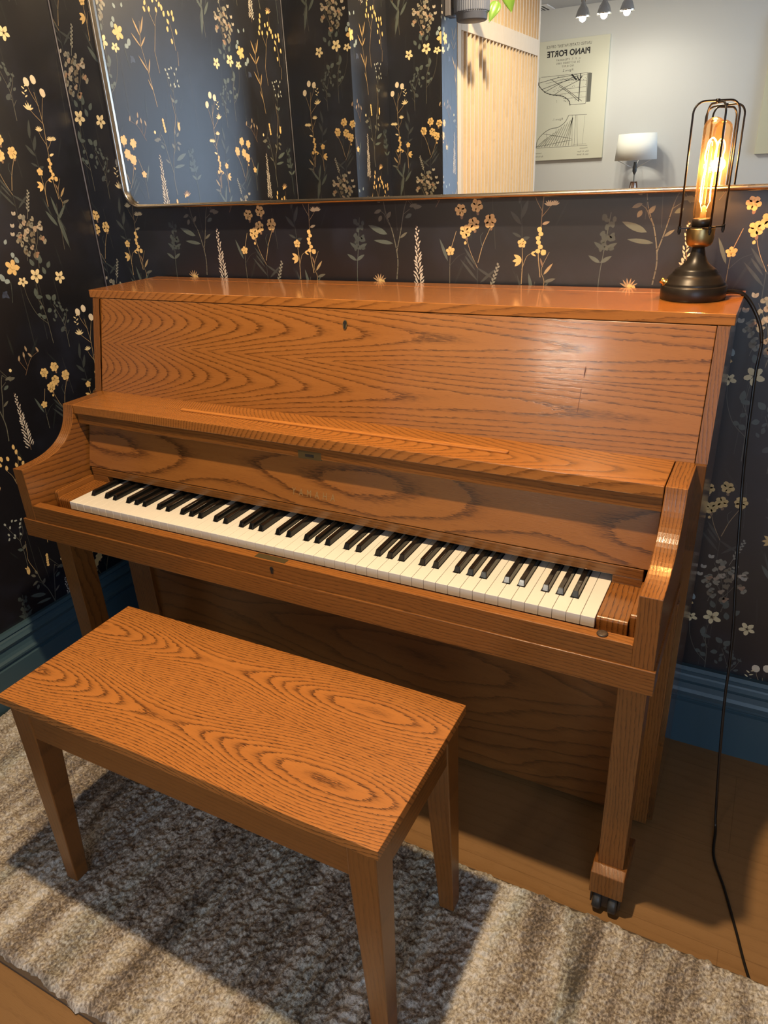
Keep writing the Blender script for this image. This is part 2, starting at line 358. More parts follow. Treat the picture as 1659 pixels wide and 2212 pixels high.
    # yellow flower over pale blue petals
    tflower(-.030,-.262,.0200,5,C_GOLD,3,1.2,1.1,None,.34); tblob(-.012,-.245,.006,.008,.4,C_BLUE,2); tblob(-.020,-.232,.006,.007,0,C_BLUE,2); tleaf(-.035,-.205,1.0,.014,.009,C_BLUE,2); tleaf(-.060,-.200,1.8,.013,.008,C_BLUE,2)
    tblob(-.066,.283,.007,.010,.5,C_BLUE,2); tblob(-.055,.273,.008,.006,0,C_BLUE,2); tstem([(-.045,.27),(-.05,.24),(-.055,.22)], .0013, C_TEAL)
    tleaf(-.080,.235,.7,.024,.012,(.045,.065,.12),1); tleaf(-.075,.25,-.9,.024,.010,(.045,.06,.11),1)
    # golden bladed branch
    tstem([(-.142,.125),(-.133,.18),(-.125,.225),(-.112,.283)], .0017, C_STG); tstem([(-.112,-.282),(-.118,-.25),(-.122,-.225)], .0016, C_STG)
    for p in ((-.119,-.256,2.0,.050,.006),(-.116,-.262,1.1,.048,.006),(-.112,.276,.8,.045,.005),(-.112,.276,2.3,.038,.005),(-.127,.215,.9,.050,.005),(-.128,.21,1.9,.042,.005),(-.136,.165,1.1,.035,.004)): tleaf(p[0],p[1],p[2],p[3],p[4],(.48,.33,.15),2)
    # yellow bud sprigs
    tstem([(-.175,.215),(-.168,.27)], .0013, C_STG); tstem([(-.168,-.295),(-.185,-.235),(-.190,-.215),(-.205,-.19)], .0014, C_STG); tstem([(-.186,-.23),(-.165,-.19),(-.158,-.16)], .0013, C_STG)
    for (x, y) in ((-.156,-.176),(-.161,-.155),(-.170,-.190),(-.150,-.192),(-.216,-.173),(-.224,-.178),(-.200,-.188),(-.208,-.160),(-.165,-.140),(-.19,-.165)): tblob(x,y,.0042,.0072,random.uniform(-.4,.4),C_GOLD,3)
    tstem([(-.265,.24),(-.270,.278)], .0013, C_STG); tstem([(-.262,-.285),(-.258,-.245),(-.250,-.21)], .0013, C_STG)
    for (x, y) in ((-.231,-.194),(-.252,-.191),(-.244,-.212),(-.270,-.202),(-.238,-.232),(-.250,-.262),(-.275,-.235),(-.268,-.188),(-.225,-.18)): tblob(x,y,.0045,.0075,random.uniform(-.4,.4),C_GOLD,3)
    # seed sprig
    tstem([(-.072,.033),(-.054,.06),(-.040,.075),(-.016,.085)], .0012, C_BRN); tstem([(-.060,.055),(-.063,.08)], .0011, C_BRN); tstem([(-.066,.045),(-.080,.072)], .0011, C_BRN)
    for p in ((-.016,.083,1.9),(-.051,.092,1.7),(-.063,.078,1.5),(-.081,.072,1.3),(-.040,.075,2.2)): tleaf(p[0],p[1],p[2],.016,.006,(.42,.31,.20),2)
    # small orange seed flower near the base
    tstem([(-.217,-.165),(-.219,-.135)], .0012, C_BRN); 
    for k in range(6): tleaf(-.217,-.128,PI/2+(k-2.5)*.42,.020,.0035,(.50,.33,.18),2)
    tblob(-.215,-.124,.005,.004,0,C_GOLD,3); tblob(-.207,-.127,.004,.004,0,C_GOLD,3)
    # dim background washes
    for k in range(16):
        x = random.uniform(-.27,.27); y = random.uniform(-.28,.28); tleaf(x,y,random.uniform(.8,2.3),random.uniform(.04,.09),random.uniform(.004,.010),C_DIM,0)
    for k in range(8):
        x = random.uniform(-.27,.27); y = random.uniform(-.28,.28); tstem([(x,y),(x+random.uniform(-.01,.01),y+random.uniform(.1,.2))], .0011, (.05,.055,.05), 0)
make_tile()
def clip(poly, ax, lim, keep_less):
    out = []; n = len(poly)
    for i in range(n):
        a, b = poly[i], poly[(i+1) % n]
        ia = (a[ax] <= lim) if keep_less else (a[ax] >= lim); ib = (b[ax] <= lim) if keep_less else (b[ax] >= lim)
        if ia: out.append(a)
        if ia != ib:
            t = (lim-a[ax])/(b[ax]-a[ax]); out.append((a[0]+(b[0]-a[0])*t, a[1]+(b[1]-a[1])*t))
    return out
def paper(mb, cols, u0, u1, v0, v1, phu, phv, P, place, scale=1.0):
    """place(u,v,off)->3D. adds pattern polygons clipped to the rectangle"""
    s = P/TW
    k0 = int(math.floor((u0-phu)/P-1)); k1 = int(math.ceil((u1-phu)/P+1)); l0 = int(math.floor((v0-phv)/TH-1)); l1 = int(math.ceil((v1-phv)/TH+1))
    for k in range(k0, k1+1):
        for l in range(l0, l1+1):
            ou, ov = phu+k*P, phv+l*TH
            for i, (pts, col, ly) in enumerate(TILE):
                q = [(ou+a*s, ov+b) for a, b in pts]
                us = [a for a, b in q]; vs = [b for a, b in q]
                if max(us) < u0 or min(us) > u1 or max(vs) < v0 or min(vs) > v1: continue
                if min(us) < u0: q = clip(q, 0, u0, False)
                if q and max(us) > u1: q = clip(q, 0, u1, True)
                if q and min(vs) < v0: q = clip(q, 1, v0, False)
                if q and max(vs) > v1: q = clip(q, 1, v1, True)
                if len(q) < 3: continue
                off = .00012*(ly+1)+.00000003*i
                mb.add([place(a, b, off) for a, b in q], [tuple(range(len(q)))]); cols.append(col)
WP = mat('floral_wallpaper', (.01, .01, .015), .36, 0, 1.0); N = NT(WP)
at = N.new('ShaderNodeVertexColor'); at.layer_name = 'paint'
tc = N.new('ShaderNodeTexCoord'); sm = N.noise(tc.outputs['Object'], 5.0, 3, .6)
wash = N.ramp(sm, [(.50, (0, 0, 0)), (.80, (.010, .013, .026))])
fine = N.noise(tc.outputs['Object'], 60.0, 2, .5)
colr = N.mix(1.0, N.mix(N.math('MULTIPLY', fine, .35), at.outputs[0], (.0, .0, .0), 'MIX'), wash, 'ADD')
N.l.new(colr, N.b.inputs['Base Color'])
def paper_wall(name, rects):
    mb = MB(); cols = []
    for (quads, args) in rects:
        for q in quads: mb.add(q, [tuple(range(len(q)))]); cols.append(C_BG)
        if args: paper(mb, cols, *args)
    me = bpy.data.meshes.new(name); o = bpy.data.objects.new(name, me); COL.objects.link(o)
    me.from_pydata(mb.v, [], mb.f); me.materials.append(WP)
    at = me.color_attributes.new('paint', 'FLOAT_COLOR', 'CORNER')
    data = np.zeros((len(me.loops), 4), dtype=np.float32)
    for p, c in zip(me.polygons, cols):
        data[p.loop_start:p.loop_start+p.loop_total] = (*c, 1)
    at.data.foreach_set('color', data.ravel())
    me.update(); return struct(o)

# ------------------------------------------------------------------ room shell
CEIL = 2.46; YB = .556; XL = -.352
Y1, X1, Y2, X2, YE = -.562, -.0745, -.849, .152, -1.0
XR, YF, XFL = 3.0, -5.0, -2.4
paper_wall('wall_back', [([[(XL, YB, 0), (XR, YB, 0), (XR, YB, CEIL), (XL, YB, CEIL)]], (XL, XR, 0, CEIL, .211, 1.214, .571, lambda u, v, d: (u, YB-d, v)))])
# stepped left wall: unfolded coordinate u decreases away from the corner
q = lambda x0, y0, x1, y1: [(x0, y0, 0), (x1, y1, 0), (x1, y1, CEIL), (x0, y0, CEIL)]
paper_wall('wall_left', [
    ([q(XL, Y1, XL, YB)], (Y1, YB, 0, CEIL, .293, 1.405, .555, lambda u, v, d: (XL+d, u, v))),
    ([q(X1, Y1, XL, Y1)], (Y1-.2775, Y1, 0, CEIL, .293, 1.457, .555, lambda u, v, d: (XL-(u-Y1), Y1+d, v))),
    ([q(X1, Y2, X1, Y1)], (Y2-.2775, Y1-.2775, 0, CEIL, .293, 1.457, .555, lambda u, v, d: (X1+d, u+.2775, v))),
    ([q(X2, Y2, X1, Y2)], (Y2-.2775-.2265, Y2-.2775, 0, CEIL, .340, 1.452, .555, lambda u, v, d: (X1-(u-(Y2-.2775)), Y2+d, v))),
    ([q(X2, YE, X2, Y2)], (YE-.504, Y2-.504, 0, CEIL, .310, 1.452, .555, lambda u, v, d: (X2+d, u+.504, v))),
    ([q(X2-.12, YE, X2, YE), q(XL-.12, YE, X2-.12, YE)], None)])
white = mat('white_wall_paint', (.62, .63, .62), .85)
struct(MB().box(XFL, 1.85, YF-.1, YF, 0, CEIL).box(2.85, XR, YF-.1, YF, 0, CEIL).box(1.85, 2.85, YF-.1, YF, 0, .6).box(1.85, 2.85, YF-.1, YF, 2.3, CEIL).build('wall_front', white))
struct(MB().box(XFL-.1, XFL, YF, YE, 0, CEIL).build('wall_far_left', white))
struct(MB().box(XFL, XL-.1, YE-.02, YE+.08, 0, CEIL).build('wall_side', white))
wr = MB(); WY0, WY1, WZ0, WZ1 = -4.92, -3.15, .6, 2.3
wr.box(XR, XR+.15, YF, WY0, 0, CEIL); wr.box(XR, XR+.15, WY1, YB+.1, 0, CEIL); wr.box(XR, XR+.15, WY0, WY1, 0, WZ0); wr.box(XR, XR+.15, WY0, WY1, WZ1, CEIL)
struct(wr.build('wall_right', mat('grey_wall_paint', (.26, .27, .28), .85)))
wf = MB(); fr = mat('white_window_frame', (.75, .75, .75), .4)
for a, b in ((WY0, WY0+.05), (WY1-.05, WY1), ((WY0+WY1)/2-.025, (WY0+WY1)/2+.025)): wf.box(XR+.05, XR+.1, a, b, WZ0, WZ1)
wf.box(XR+.05, XR+.1, WY0, WY1, WZ0, WZ0+.05); wf.box(XR+.05, XR+.1, WY0, WY1, WZ1-.05, WZ1)
struct(wf.build('window_1', fr))
wf = MB()
for a, b in ((1.85, 1.90), (2.80, 2.85)): wf.box(a, b, YF-.08, YF-.03, .6, 2.3)
wf.box(1.85, 2.85, YF-.08, YF-.03, .6, .65); wf.box(1.85, 2.85, YF-.08, YF-.03, 2.25, 2.3); struct(wf.build('window_2', fr))
struct(MB().box(XFL, XR, YF, YB, CEIL, CEIL+.1).build('ceiling', mat('white_ceiling_paint', (.50, .51, .52), .9)))
FL = oak('oak_plank_floor', 'X', 'Y', -.2, .4, .10, 40, None, 5.0, .42, .66, .22, coat=.0, warp=1.6, straight=True, light_=(.42, .235, .095), mid=(.38, .205, .08), dk=(.18, .09, .03))
N = NT(FL); tcf = N.new('ShaderNodeTexCoord'); br = N.new('ShaderNodeTexBrick'); N.l.new(tcf.outputs['Object'], br.inputs[0])
br.inputs['Scale'].default_value = 1.0; br.inputs['Brick Width'].default_value = 1.5; br.inputs['Row Height'].default_value = .23; br.inputs['Mortar Size'].default_value = .0007
br.inputs['Color1'].default_value = (1, 1, 1, 1); br.inputs['Color2'].default_value = (.90, .89, .87, 1); br.inputs['Mortar'].default_value = (.72, .68, .62, 1)
src = N.b.inputs['Base Color'].links[0].from_socket; N.l.new(N.mix(1.0, src, br.outputs[0], 'MULTIPLY'), N.b.inputs['Base Color'])
struct(MB().box(XFL, XR, YF, YB, -.05, 0).build('floor', FL))
# baseboards: stepped moulding profile (distance from wall, height)
BBP = [(0,0),(.030,0),(.030,.125),(.024,.128),(.026,.134),(.031,.139),(.031,.145),(.024,.150),(.020,.158),(.017,.172),(.022,.178),(.026,.186),(.020,.194),(.018,.198),(.013,.203),(.017,.208),(.012,.216),(0,.216)]
blue = mat('slate_blue_trim_paint', (.043, .088, .118), .38)
def bboard(name, x0, y0, x1, y1, nx, ny):
    mb = MB(); n = len(BBP); vs = []
    for (x, y) in ((x0, y0), (x1, y1)): vs += [(x+nx*d, y+ny*d, z) for d, z in BBP]
    mb.add(vs, [tuple(range(n)), tuple(range(2*n-1, n-1, -1))]+[(i, n+i, n+(i+1) % n, (i+1) % n) for i in range(n)])
    return struct(mb.build(name, blue))
bboard('baseboard_back', XL, YB, XR, YB, 0, -1)
bboard('baseboard_left', XL, Y1, XL, YB-.02, 1, 0)
bboard('baseboard_step', XL+.03, Y1, X1, Y1, 0, 1); bboard('baseboard_column', X1, Y2, X1, Y1+.03, 1, 0); bboard('baseboard_recess', X1+.03, Y2, X2, Y2, 0, 1); bboard('baseboard_end', X2, YE, X2, Y2+.03, 1, 0)
# shiny vertical seam bead running down the room corners
bead = mat('satin_corner_bead', (.10, .10, .12), .3)
for i, (x, y) in enumerate(((XL+.002, YB-.002), (XL+.002, Y1+.002))):
    struct(MB().tube([(x, y, .216), (x, y, CEIL)], .0022, 6).build('trim_%d' % (i+1), bead))

# ------------------------------------------------------------------ piano
PO = (.6125, .25, 0)
piano = empty('upright_piano', PO, 'honey oak upright piano with open keyboard standing against the dark floral wall', 'piano')
ox, oy = PO[0], PO[1]      # material coordinates are relative to the piano base
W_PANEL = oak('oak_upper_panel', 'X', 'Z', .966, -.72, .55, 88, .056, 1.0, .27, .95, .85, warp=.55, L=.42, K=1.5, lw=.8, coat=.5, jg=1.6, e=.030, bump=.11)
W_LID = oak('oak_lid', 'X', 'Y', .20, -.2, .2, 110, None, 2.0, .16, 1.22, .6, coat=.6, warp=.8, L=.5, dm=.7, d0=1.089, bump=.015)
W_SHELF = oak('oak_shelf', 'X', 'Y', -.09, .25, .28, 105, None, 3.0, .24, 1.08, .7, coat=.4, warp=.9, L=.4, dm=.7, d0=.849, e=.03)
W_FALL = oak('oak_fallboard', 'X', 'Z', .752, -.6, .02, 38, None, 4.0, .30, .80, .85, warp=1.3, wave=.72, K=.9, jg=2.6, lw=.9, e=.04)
W_LOW = oak('oak_lower_panel', 'X', 'Z', .30, .2, .03, 50, None, 6.0, .36, .55, .6, warp=1.6, wave=1.3, K=.6, lw=.8)  # darker tint carries the shade under the key bed
W_RAIL = oak('oak_rail', 'X', 'Z', 0, 0, .1, 150, None, 7.0, .30, .62, .6, straight=True, dm=.3)  # front faces tinted darker than the tops, shade put into the colour
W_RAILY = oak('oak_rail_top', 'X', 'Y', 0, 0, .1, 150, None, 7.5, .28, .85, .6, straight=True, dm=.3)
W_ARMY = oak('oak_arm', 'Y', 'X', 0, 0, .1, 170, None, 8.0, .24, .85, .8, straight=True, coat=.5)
W_ARMS = oak('oak_arm_side', 'Y', 'Z', .62, -.5, .22, 95, None, 8.5, .30, .66, .8, warp=.7)  # arm sides get a darker copy of the oak as painted shade
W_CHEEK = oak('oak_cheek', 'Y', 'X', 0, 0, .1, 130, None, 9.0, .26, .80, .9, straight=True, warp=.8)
W_VERT = oak('oak_upright', 'Z', 'X', 0, 0, .1, 170, None, 10.0, .32, .62, .6, straight=True, dm=.3)  # upright fronts darkened in the tint to stand for shade
W_VERTY = oak('oak_upright_side', 'Z', 'Y', 0, 0, .1, 90, None, 11.0, .14, .42, .6, straight=True, coat=.7)  # outer sides: shade and dark reflections put into a low tint
brass = mat('aged_brass', (.30, .22, .09), .38, .9)
brass_d = mat('dull_brass_plate', (.13, .10, .045), .45, .7)
black_hole = mat('keyhole_dark', (.004, .003, .002), .7)
PV = .001
def wood(mb, name, m, parent=piano, bevel=.0012, **kw): return mb.build(name, m, parent, bevel, **kw)

# lid with the fixed strip behind it
lid = wood(MB().prism([(.297, 1.0704), (.486, 1.0704), (.486, 1.089), (.297, 1.089)], 0, -.1302, 1.3498), 'lid', W_LID)
wood(MB().box(-.1302, 1.3498, .4875, .5395, 1.0704, 1.089), 'lid_back_strip', W_LID)
# sides: lean of the upper front follows the panel
def side(x0, x1):
    return MB().prism([(.23, .018), (.487, .018), (.487, 1.0704), (.292, 1.0704), (.239, .849), (.23, .849)], 0, x0, x1)
for x0, x1 in ((-.1143, -.0942), (1.3248, 1.3441)): wood(side(x0, x1), 'side_panel', W_VERTY)
def lean(z, d=0): return .239+(z-.849)*(.292-.239)/(1.07-.849)+d
# front edges of the side panels (vertical grain)
for x0, x1 in ((-.1143, -.0942), (1.3248, 1.3441)):
    wood(MB().prism([(lean(.849, -.0008), .849), (lean(.849, .004), .849), (lean(1.0704, .004), 1.0704), (lean(1.0704, -.0008), 1.0704)], 0, x0, x1), 'side_edge_strip', W_VERT, bevel=0)
def pf_(z): return lean(.846, .0015)+(z-.846)*(lean(1.0695, .0065)-lean(.846, .0015))/(1.0695-.846)-.00025
SCR = MB(); 
def scr(x0, z0, x1, z1, w0, w1): SCR.add([(x0-w0, pf_(z0), z0), (x0+w0, pf_(z0), z0), (x1+w1, pf_(z1), z1), (x1-w1, pf_(z1), z1)], [(0, 1, 2, 3)])
scr(1.1200, .992, 1.1195, .983, .0002, .0013); scr(1.1195, .983, 1.1185, .972, .0013, .0003); scr(1.117, .953, 1.1145, .907, .0004, .0004)
up_ = wood(MB().prism([(lean(.846, .0015), .846), (lean(.846, .020), .846), (lean(1.0695, .022), 1.0695), (lean(1.0695, .0065), 1.0695)], 0, -.0930, 1.3236), 'upper_panel', W_PANEL)
tag(SCR.build('surface_scratch', mat('bare_scratch', (.10, .035, .015), .6), up_), 'thin dark scratch running down the panel')
def keyhole(cx, pl, r=.0042):
    # keyhole outline in a plane: pl(u,v)
    pts = [(math.cos(a)*r, math.sin(a)*r*1.05) for a in [PI*(-.30)+k*PI*1.6/14 for k in range(15)]]
    pts += [(-r*.55, -r*2.6), (r*.55, -r*2.6)]
    return pts
kp = keyhole(0, None)
def plate(name, m, parent, fn, pts, th): # extruded outline: fn(u,v,d)
    n = len(pts); mb = MB(); mb.add([fn(u, v, 0) for u, v in pts]+[fn(u, v, th) for u, v in pts], [tuple(range(n)), tuple(range(2*n-1, n-1, -1))]+[(i, n+i, n+(i+1) % n, (i+1) % n) for i in range(n)])
    return mb.build(name, m, parent)
fnp = lambda u, v, d: (.617+u, lean(1.043+v, .004)-d, 1.043+v)
ring = [(math.cos(2*PI*k/18)*.0052, -.003+math.sin(2*PI*k/18)*.0092) for k in range(18)]
esc = plate('keyhole_escutcheon', brass, up_, fnp, ring, .0008); plate('keyhole_opening', black_hole, up_, lambda u, v, d: fnp(u, v, d+.0009), kp, .0002)
# shelf over the keys
shelf = wood(MB().box(-.0628, 1.2925, .119, .2425, .8275, .8488), 'music_shelf', W_SHELF, bevel=.0015)
led = [(.234, .1715), (.230, .1765), (.234, .1815), (1.008, .1815), (1.0145, .1785), (1.0145, .1705), (1.010, .1685)]
wood(MB().prism(led, 2, .8488, .8528), 'music_ledge', oak('oak_ledge', 'X', 'Y', 0, 0, .1, 60, None, 12.0, .28, 1.55, .35, straight=True), shelf, bevel=.0012)
rail2 = wood(MB().box(-.0605, 1.2925, .1245, .146, .801, .8275), 'fallboard_rail', W_RAIL)
pl = MB().box(.5825, .6385, .1238, .130, .7995, .8165).box(.5825, .6385, .1238, .142, .7992, .8012)
lp = pl.build('lock_plate', brass_d, rail2, .0008)
MB().box(.6005, .6210, .1233, .1240, .8045, .8105).build('lock_slot', black_hole, rail2)
# fallboard leaning towards the player
def fb(z, d=0): return .1235+(z-.690)*(.1535-.1235)/(.801-.690)+d
fall = wood(MB().prism([(fb(.690), .690), (fb(.801), .801), (fb(.801, .014), .801), (fb(.690, .014), .690)], 0, -.0585, 1.2895), 'fallboard', W_FALL, bevel=.001)
tn = text_mb('YAMAHA', .0215, lambda u, v: (.606+u, fb(.7105+v, -.0007), .7105+v), spacing=2.05, bold=-.0001, xs=.74)
tag(tn.build('brand_lettering', mat('faded_brass_inlay', (.30, .20, .09), .45, .3), fall), 'spaced gold brand lettering')
wood(MB().box(-.0512, 1.2768, .1225, .1400, .6695, .6885).box(-.0512, -.0010, .1227, .139, .640, .6694).box(1.2262, 1.2768, .1227, .139, .640, .6694), 'key_back_rail', W_RAIL)
MB().box(-.004, 1.2295, .1630, .175, .655, .669).build('key_felt', mat('black_felt', (.012, .011, .008), .95), piano)
# keys
ivory = mat('ivory_key_plastic', (.80, .77, .70), .22, 0, .5); ebony = mat('black_key_plastic', (.006, .006, .006), .14, 0, .5)
ZK = .654; WK = 1.225/52; YKB = .162
whites = []; blacks = []; x = 0
names = 'ABCDEFG'; seq = []
for k in range(52): seq.append(names[k % 7])
off_ = {'A': .0018, 'C': -.0018, 'D': .0018, 'F': -.0024, 'G': 0.0}   # black key after white X, offset of its centre
bl = []
for k in range(51):
    if seq[k] in off_: bl.append((k, (k+1)*WK+off_[seq[k]]))
bcent = {k: c for k, c in bl}; BW = .0062
for k in range(52):
    x0, x1 = k*WK+.00035, (k+1)*WK-.00035; xa, xb = x0, x1
    if k-1 in bcent: xa = bcent[k-1]+BW+.0012
    if k in bcent: xb = bcent[k]-BW-.0012
    poly = [(x0, 0), (x1, 0), (x1, .0465), (xb, .0465), (xb, YKB), (xa, YKB), (xa, .0465), (x0, .0465)]
    cl = []
    for p in poly:
        if not cl or (abs(p[0]-cl[-1][0])+abs(p[1]-cl[-1][1])) > 1e-6: cl.append(p)
    MB().prism(cl, 2, ZK-.019, ZK).build('white_key', ivory, piano, .0007, 2)
for k, c in bl:
    w0, w1 = BW, .0046; h = .0115
    vs = [(c-w0, .0485, ZK-.010), (c+w0, .0485, ZK-.010), (c+w0, YKB, ZK-.010), (c-w0, YKB, ZK-.010),
          (c-w0, .0485, ZK+.0005), (c+w0, .0485, ZK+.0005), (c+w0, YKB, ZK+.0005), (c-w0, YKB, ZK+.0005),
          (c-w1, .0535, ZK+h-.0008), (c+w1, .0535, ZK+h-.0008), (c+w1, YKB, ZK+h), (c-w1, YKB, ZK+h)]
    fs = [(0, 3, 2, 1), (0, 1, 5, 4), (1, 2, 6, 5), (2, 3, 7, 6), (3, 0, 4, 7), (4, 5, 9, 8), (5, 6, 10, 9), (6, 7, 11, 10), (7, 4, 8, 11), (8, 9, 10, 11)]
    MB().add(vs, fs).build('black_key', ebony, piano, .0012, 3)
# cheek blocks beside the keys
def rr(y0, z0, z1, y1, r=.007):
    pts = [(y1, z0), (y0, z0)] + [(y0+r-r*math.cos(a), z1-r+r*math.sin(a)) for a in [PI/2*k/6 for k in range(7)]] + [(y1, z1)]
    return pts
for x0, x1 in ((-.0500, -.0008), (1.2258, 1.2755)): wood(MB().prism(rr(.006, .620, .6545, .1225), 0, x0, x1), 'key_block', W_CHEEK)
for x0, x1 in ((-.0635, -.0515), (1.2770, 1.2930)): wood(MB().prism(rr(.012, .620, .6665, .124), 0, x0, x1), 'arm_liner', W_CHEEK)
# arms with the concave sweep
curve = bez((-.0527, .7440), (.055, .739), (.109, .772), (.1195, .8488), 22)
armp = [(-.0527, .6165)] + curve + [(.2385, .8488), (.2385, .6165)]
def arm(x0, x1):
    mb = MB(); n = len(armp); vs = [(x0, p[0], p[1]) for p in armp]+[(x1, p[0], p[1]) for p in armp]
    mb.add(vs, [tuple(range(n)), tuple(range(2*n-1, n-1, -1))], 1)
    mb.add([(x, p[0], p[1]) for p in armp for x in (x0, x1)], [(2*i, 2*i+1, 2*((i+1) % n)+1, 2*((i+1) % n)) for i in range(1, n-2)], 0)
    mb.add([(x0, armp[0][0], armp[0][1]), (x1, armp[0][0], armp[0][1]), (x1, armp[1][0], armp[1][1]), (x0, armp[1][0], armp[1][1])], [(0, 1, 2, 3)], 2)
    mb.add([(x0, .2385, .8488), (x1, .2385, .8488), (x1, .2385, .6165), (x0, .2385, .6165)], [(0, 1, 2, 3)], 1)
    mb.add([(x0, -.0527, .6165), (x1, -.0527, .6165), (x1, .2385, .6165), (x0, .2385, .6165)], [(0, 1, 2, 3)], 1)
    o = mb.build('arm', [W_ARMY, W_ARMS, W_VERT], piano)
    bm = bmesh.new(); bm.from_mesh(o.data); bmesh.ops.remove_doubles(bm, verts=bm.verts, dist=1e-5); bmesh.ops.recalc_face_normals(bm, faces=bm.faces); bm.to_mesh(o.data); bm.free()
    b = o.modifiers.new('b', 'BEVEL'); b.width = .0012; b.segments = 2; b.limit_method = 'ANGLE'; b.angle_limit = math.radians(50)
    return o
arm(-.0978, -.0643); arm(1.2940, 1.3282)
# keyslip and key bed
ks = MB().box(-.0640, 1.2937, -.0515, -.0300, .6165, .6543)
kso = wood(ks, 'keyslip', W_RAILY)
wood(MB().box(-.0643, 1.2940, -.0523, -.0510, .6168, .6538), 'keyslip_face', W_RAIL, kso, bevel=0)
btn = MB(); btn.lathe([(.0085, 0), (.0090, .001), (.0088, .0022), (.006, .0030), (0, .0032)], (1.2455, -.0405, .6543), 20)
btn.build('bumper', mat('dark_rubber', (.05, .035, .025), .4), kso)
MB().box(.577, .649, -.0490, -.0335, .6540, .6549).build('lock_plate', brass_d, kso, .0003)
fk = lambda u, v, d: (.619+u, -.0524-d, .638+v)
plate('keyhole_escutcheon', brass_d, kso, fk, [(math.cos(2*PI*k/18)*.0046, -.003+math.sin(2*PI*k/18)*.0080) for k in range(18)], .0006); plate('keyhole_opening', black_hole, kso, lambda u, v, d: fk(u, v, d+.0007), kp, .0002)
rail = wood(MB().box(-.1067, 1.3318, -.0560, -.0100, .5712, .6164), 'key_bed_rail', W_RAIL)
wood(MB().box(-.1060, 1.3310, -.0100, .23, .5800, .6164), 'key_bed', W_RAILY, bevel=0)
# lower casework
wood(MB().box(-.0280, 1.2530, .226, .240, .020, .580), 'lower_panel', W_LOW)
for x0, x1 in ((-.1090, -.0280), (1.2530, 1.3338)): wood(MB().box(x0, x1, .2150, .236, .018, .580), 'stile', W_VERT)
wood(MB().box(-.0942, 1.3248, .465, .485, .03, 1.069), 'back_board', mat('raw_back_wood', (.25, .16, .09), .8), bevel=0)
wood(MB().box(-.0942, 1.3248, .25, .465, .02, .04), 'bottom_board', W_LOW, bevel=0)
rubber = mat('caster_rubber', (.025, .025, .024), .45); steel = mat('dark_steel', (.10, .10, .10), .35, .9)
for x0, x1 in ((-.0935, -.0465), (1.2715, 1.3185)):
    lg = wood(MB().box(x0, x1, .0030, .0630, .108, .5800), 'leg', W_VERT)
    cx = (x0+x1)/2
    wood(MB().prism([(-.020, .048), (.110, .048), (.110, .080), (.064, .108), (-.0, .108), (-.020, .103)], 0, cx-.031, cx+.031), 'foot_block', W_VERT, lg, bevel=.002)
    cs = MB().tube([(cx, -.004, .052), (cx, -.004, .040)], .012, 14).box(cx-.006, cx+.006, -.016, .008, .014, .046)
    cso = cs.build('caster', steel, lg)
    for s in (-1, 1):
        w = MB(); r = .0225
        w.lathe([(.004, -.0085), (r*.80, -.0085), (r*.95, -.007), (r, -.004), (r, .004), (r*.95, .007), (r*.80, .0085), (.004, .0085)], (cx+s*.0145, -.004, r+.0002), 32, axis=(1, 0, 0)); w.build('caster_wheel', rubber, lg)
        MB().box(cx+s*.0265-.0015, cx+s*.0265+.0015, -.014, .008, .016, .050).build('caster_cover', steel, lg)
# rear casters under the body so it does not hang
for cx in (-.02, 1.25):
    r = .0098; MB().lathe([(.002, -.02), (r, -.02), (r, .02), (.002, .02)], (cx, .40, r), 20, axis=(1, 0, 0)).build('rear_roller', rubber, piano)

# ------------------------------------------------------------------ bench
BC = (.660, -.278, .021); BA = .0031
bench = empty('piano_bench', (BC[0], BC[1], 0.021), 'long oak bench with a bold grained lid standing on the shaggy rug', 'bench')
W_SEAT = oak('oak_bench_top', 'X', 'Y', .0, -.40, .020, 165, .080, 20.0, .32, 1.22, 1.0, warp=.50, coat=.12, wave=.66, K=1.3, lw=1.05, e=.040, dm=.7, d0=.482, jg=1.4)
W_SEATF = oak('oak_bench_rail', 'X', 'Z', 0, 0, .1, 110, None, 21.0, .32, .62, .25, straight=True, coat=.1)  # bench fronts tinted darker than the lit seat, painted shade
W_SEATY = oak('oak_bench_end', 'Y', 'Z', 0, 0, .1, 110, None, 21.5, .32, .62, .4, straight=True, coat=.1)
W_BLEG = oak('oak_bench_leg', 'Z', 'X', 0, 0, .1, 120, None, 22.0, .32, .62, .3, straight=True, coat=.1)  # leg tint lowered the same way, shade in the wood colour
bx0, bx1, by0, by1, bzt = .2705, 1.0490, -.4395, -.1180, .5034
def bb(mb, n, m, bev=.0015, par=None):
    return mb.build(n, m, par or bench, bev)
bench_top = bb(MB().box(bx0, bx1, by0, by1, bzt-.0180, bzt), 'seat_lid', W_SEAT, .0012)
ins = .010
ap0, ap1 = bzt-.0180-.0720, bzt-.0182
bb(MB().box(bx0+ins+.045, bx1-ins-.045, by0+ins+.002, by0+ins+.018, ap0, ap1), 'front_rail', W_SEATF)
bb(MB().box(bx0+ins+.045, bx1-ins-.045, by1-ins-.018, by1-ins-.002, ap0, ap1), 'back_rail', W_SEATF)
for x0, x1 in ((bx0+ins+.002, bx0+ins+.018), (bx1-ins-.018, bx1-ins-.002)):
    bb(MB().box(x0, x1, by0+ins+.045, by1-ins-.045, ap0, ap1), 'end_rail', W_SEATY)
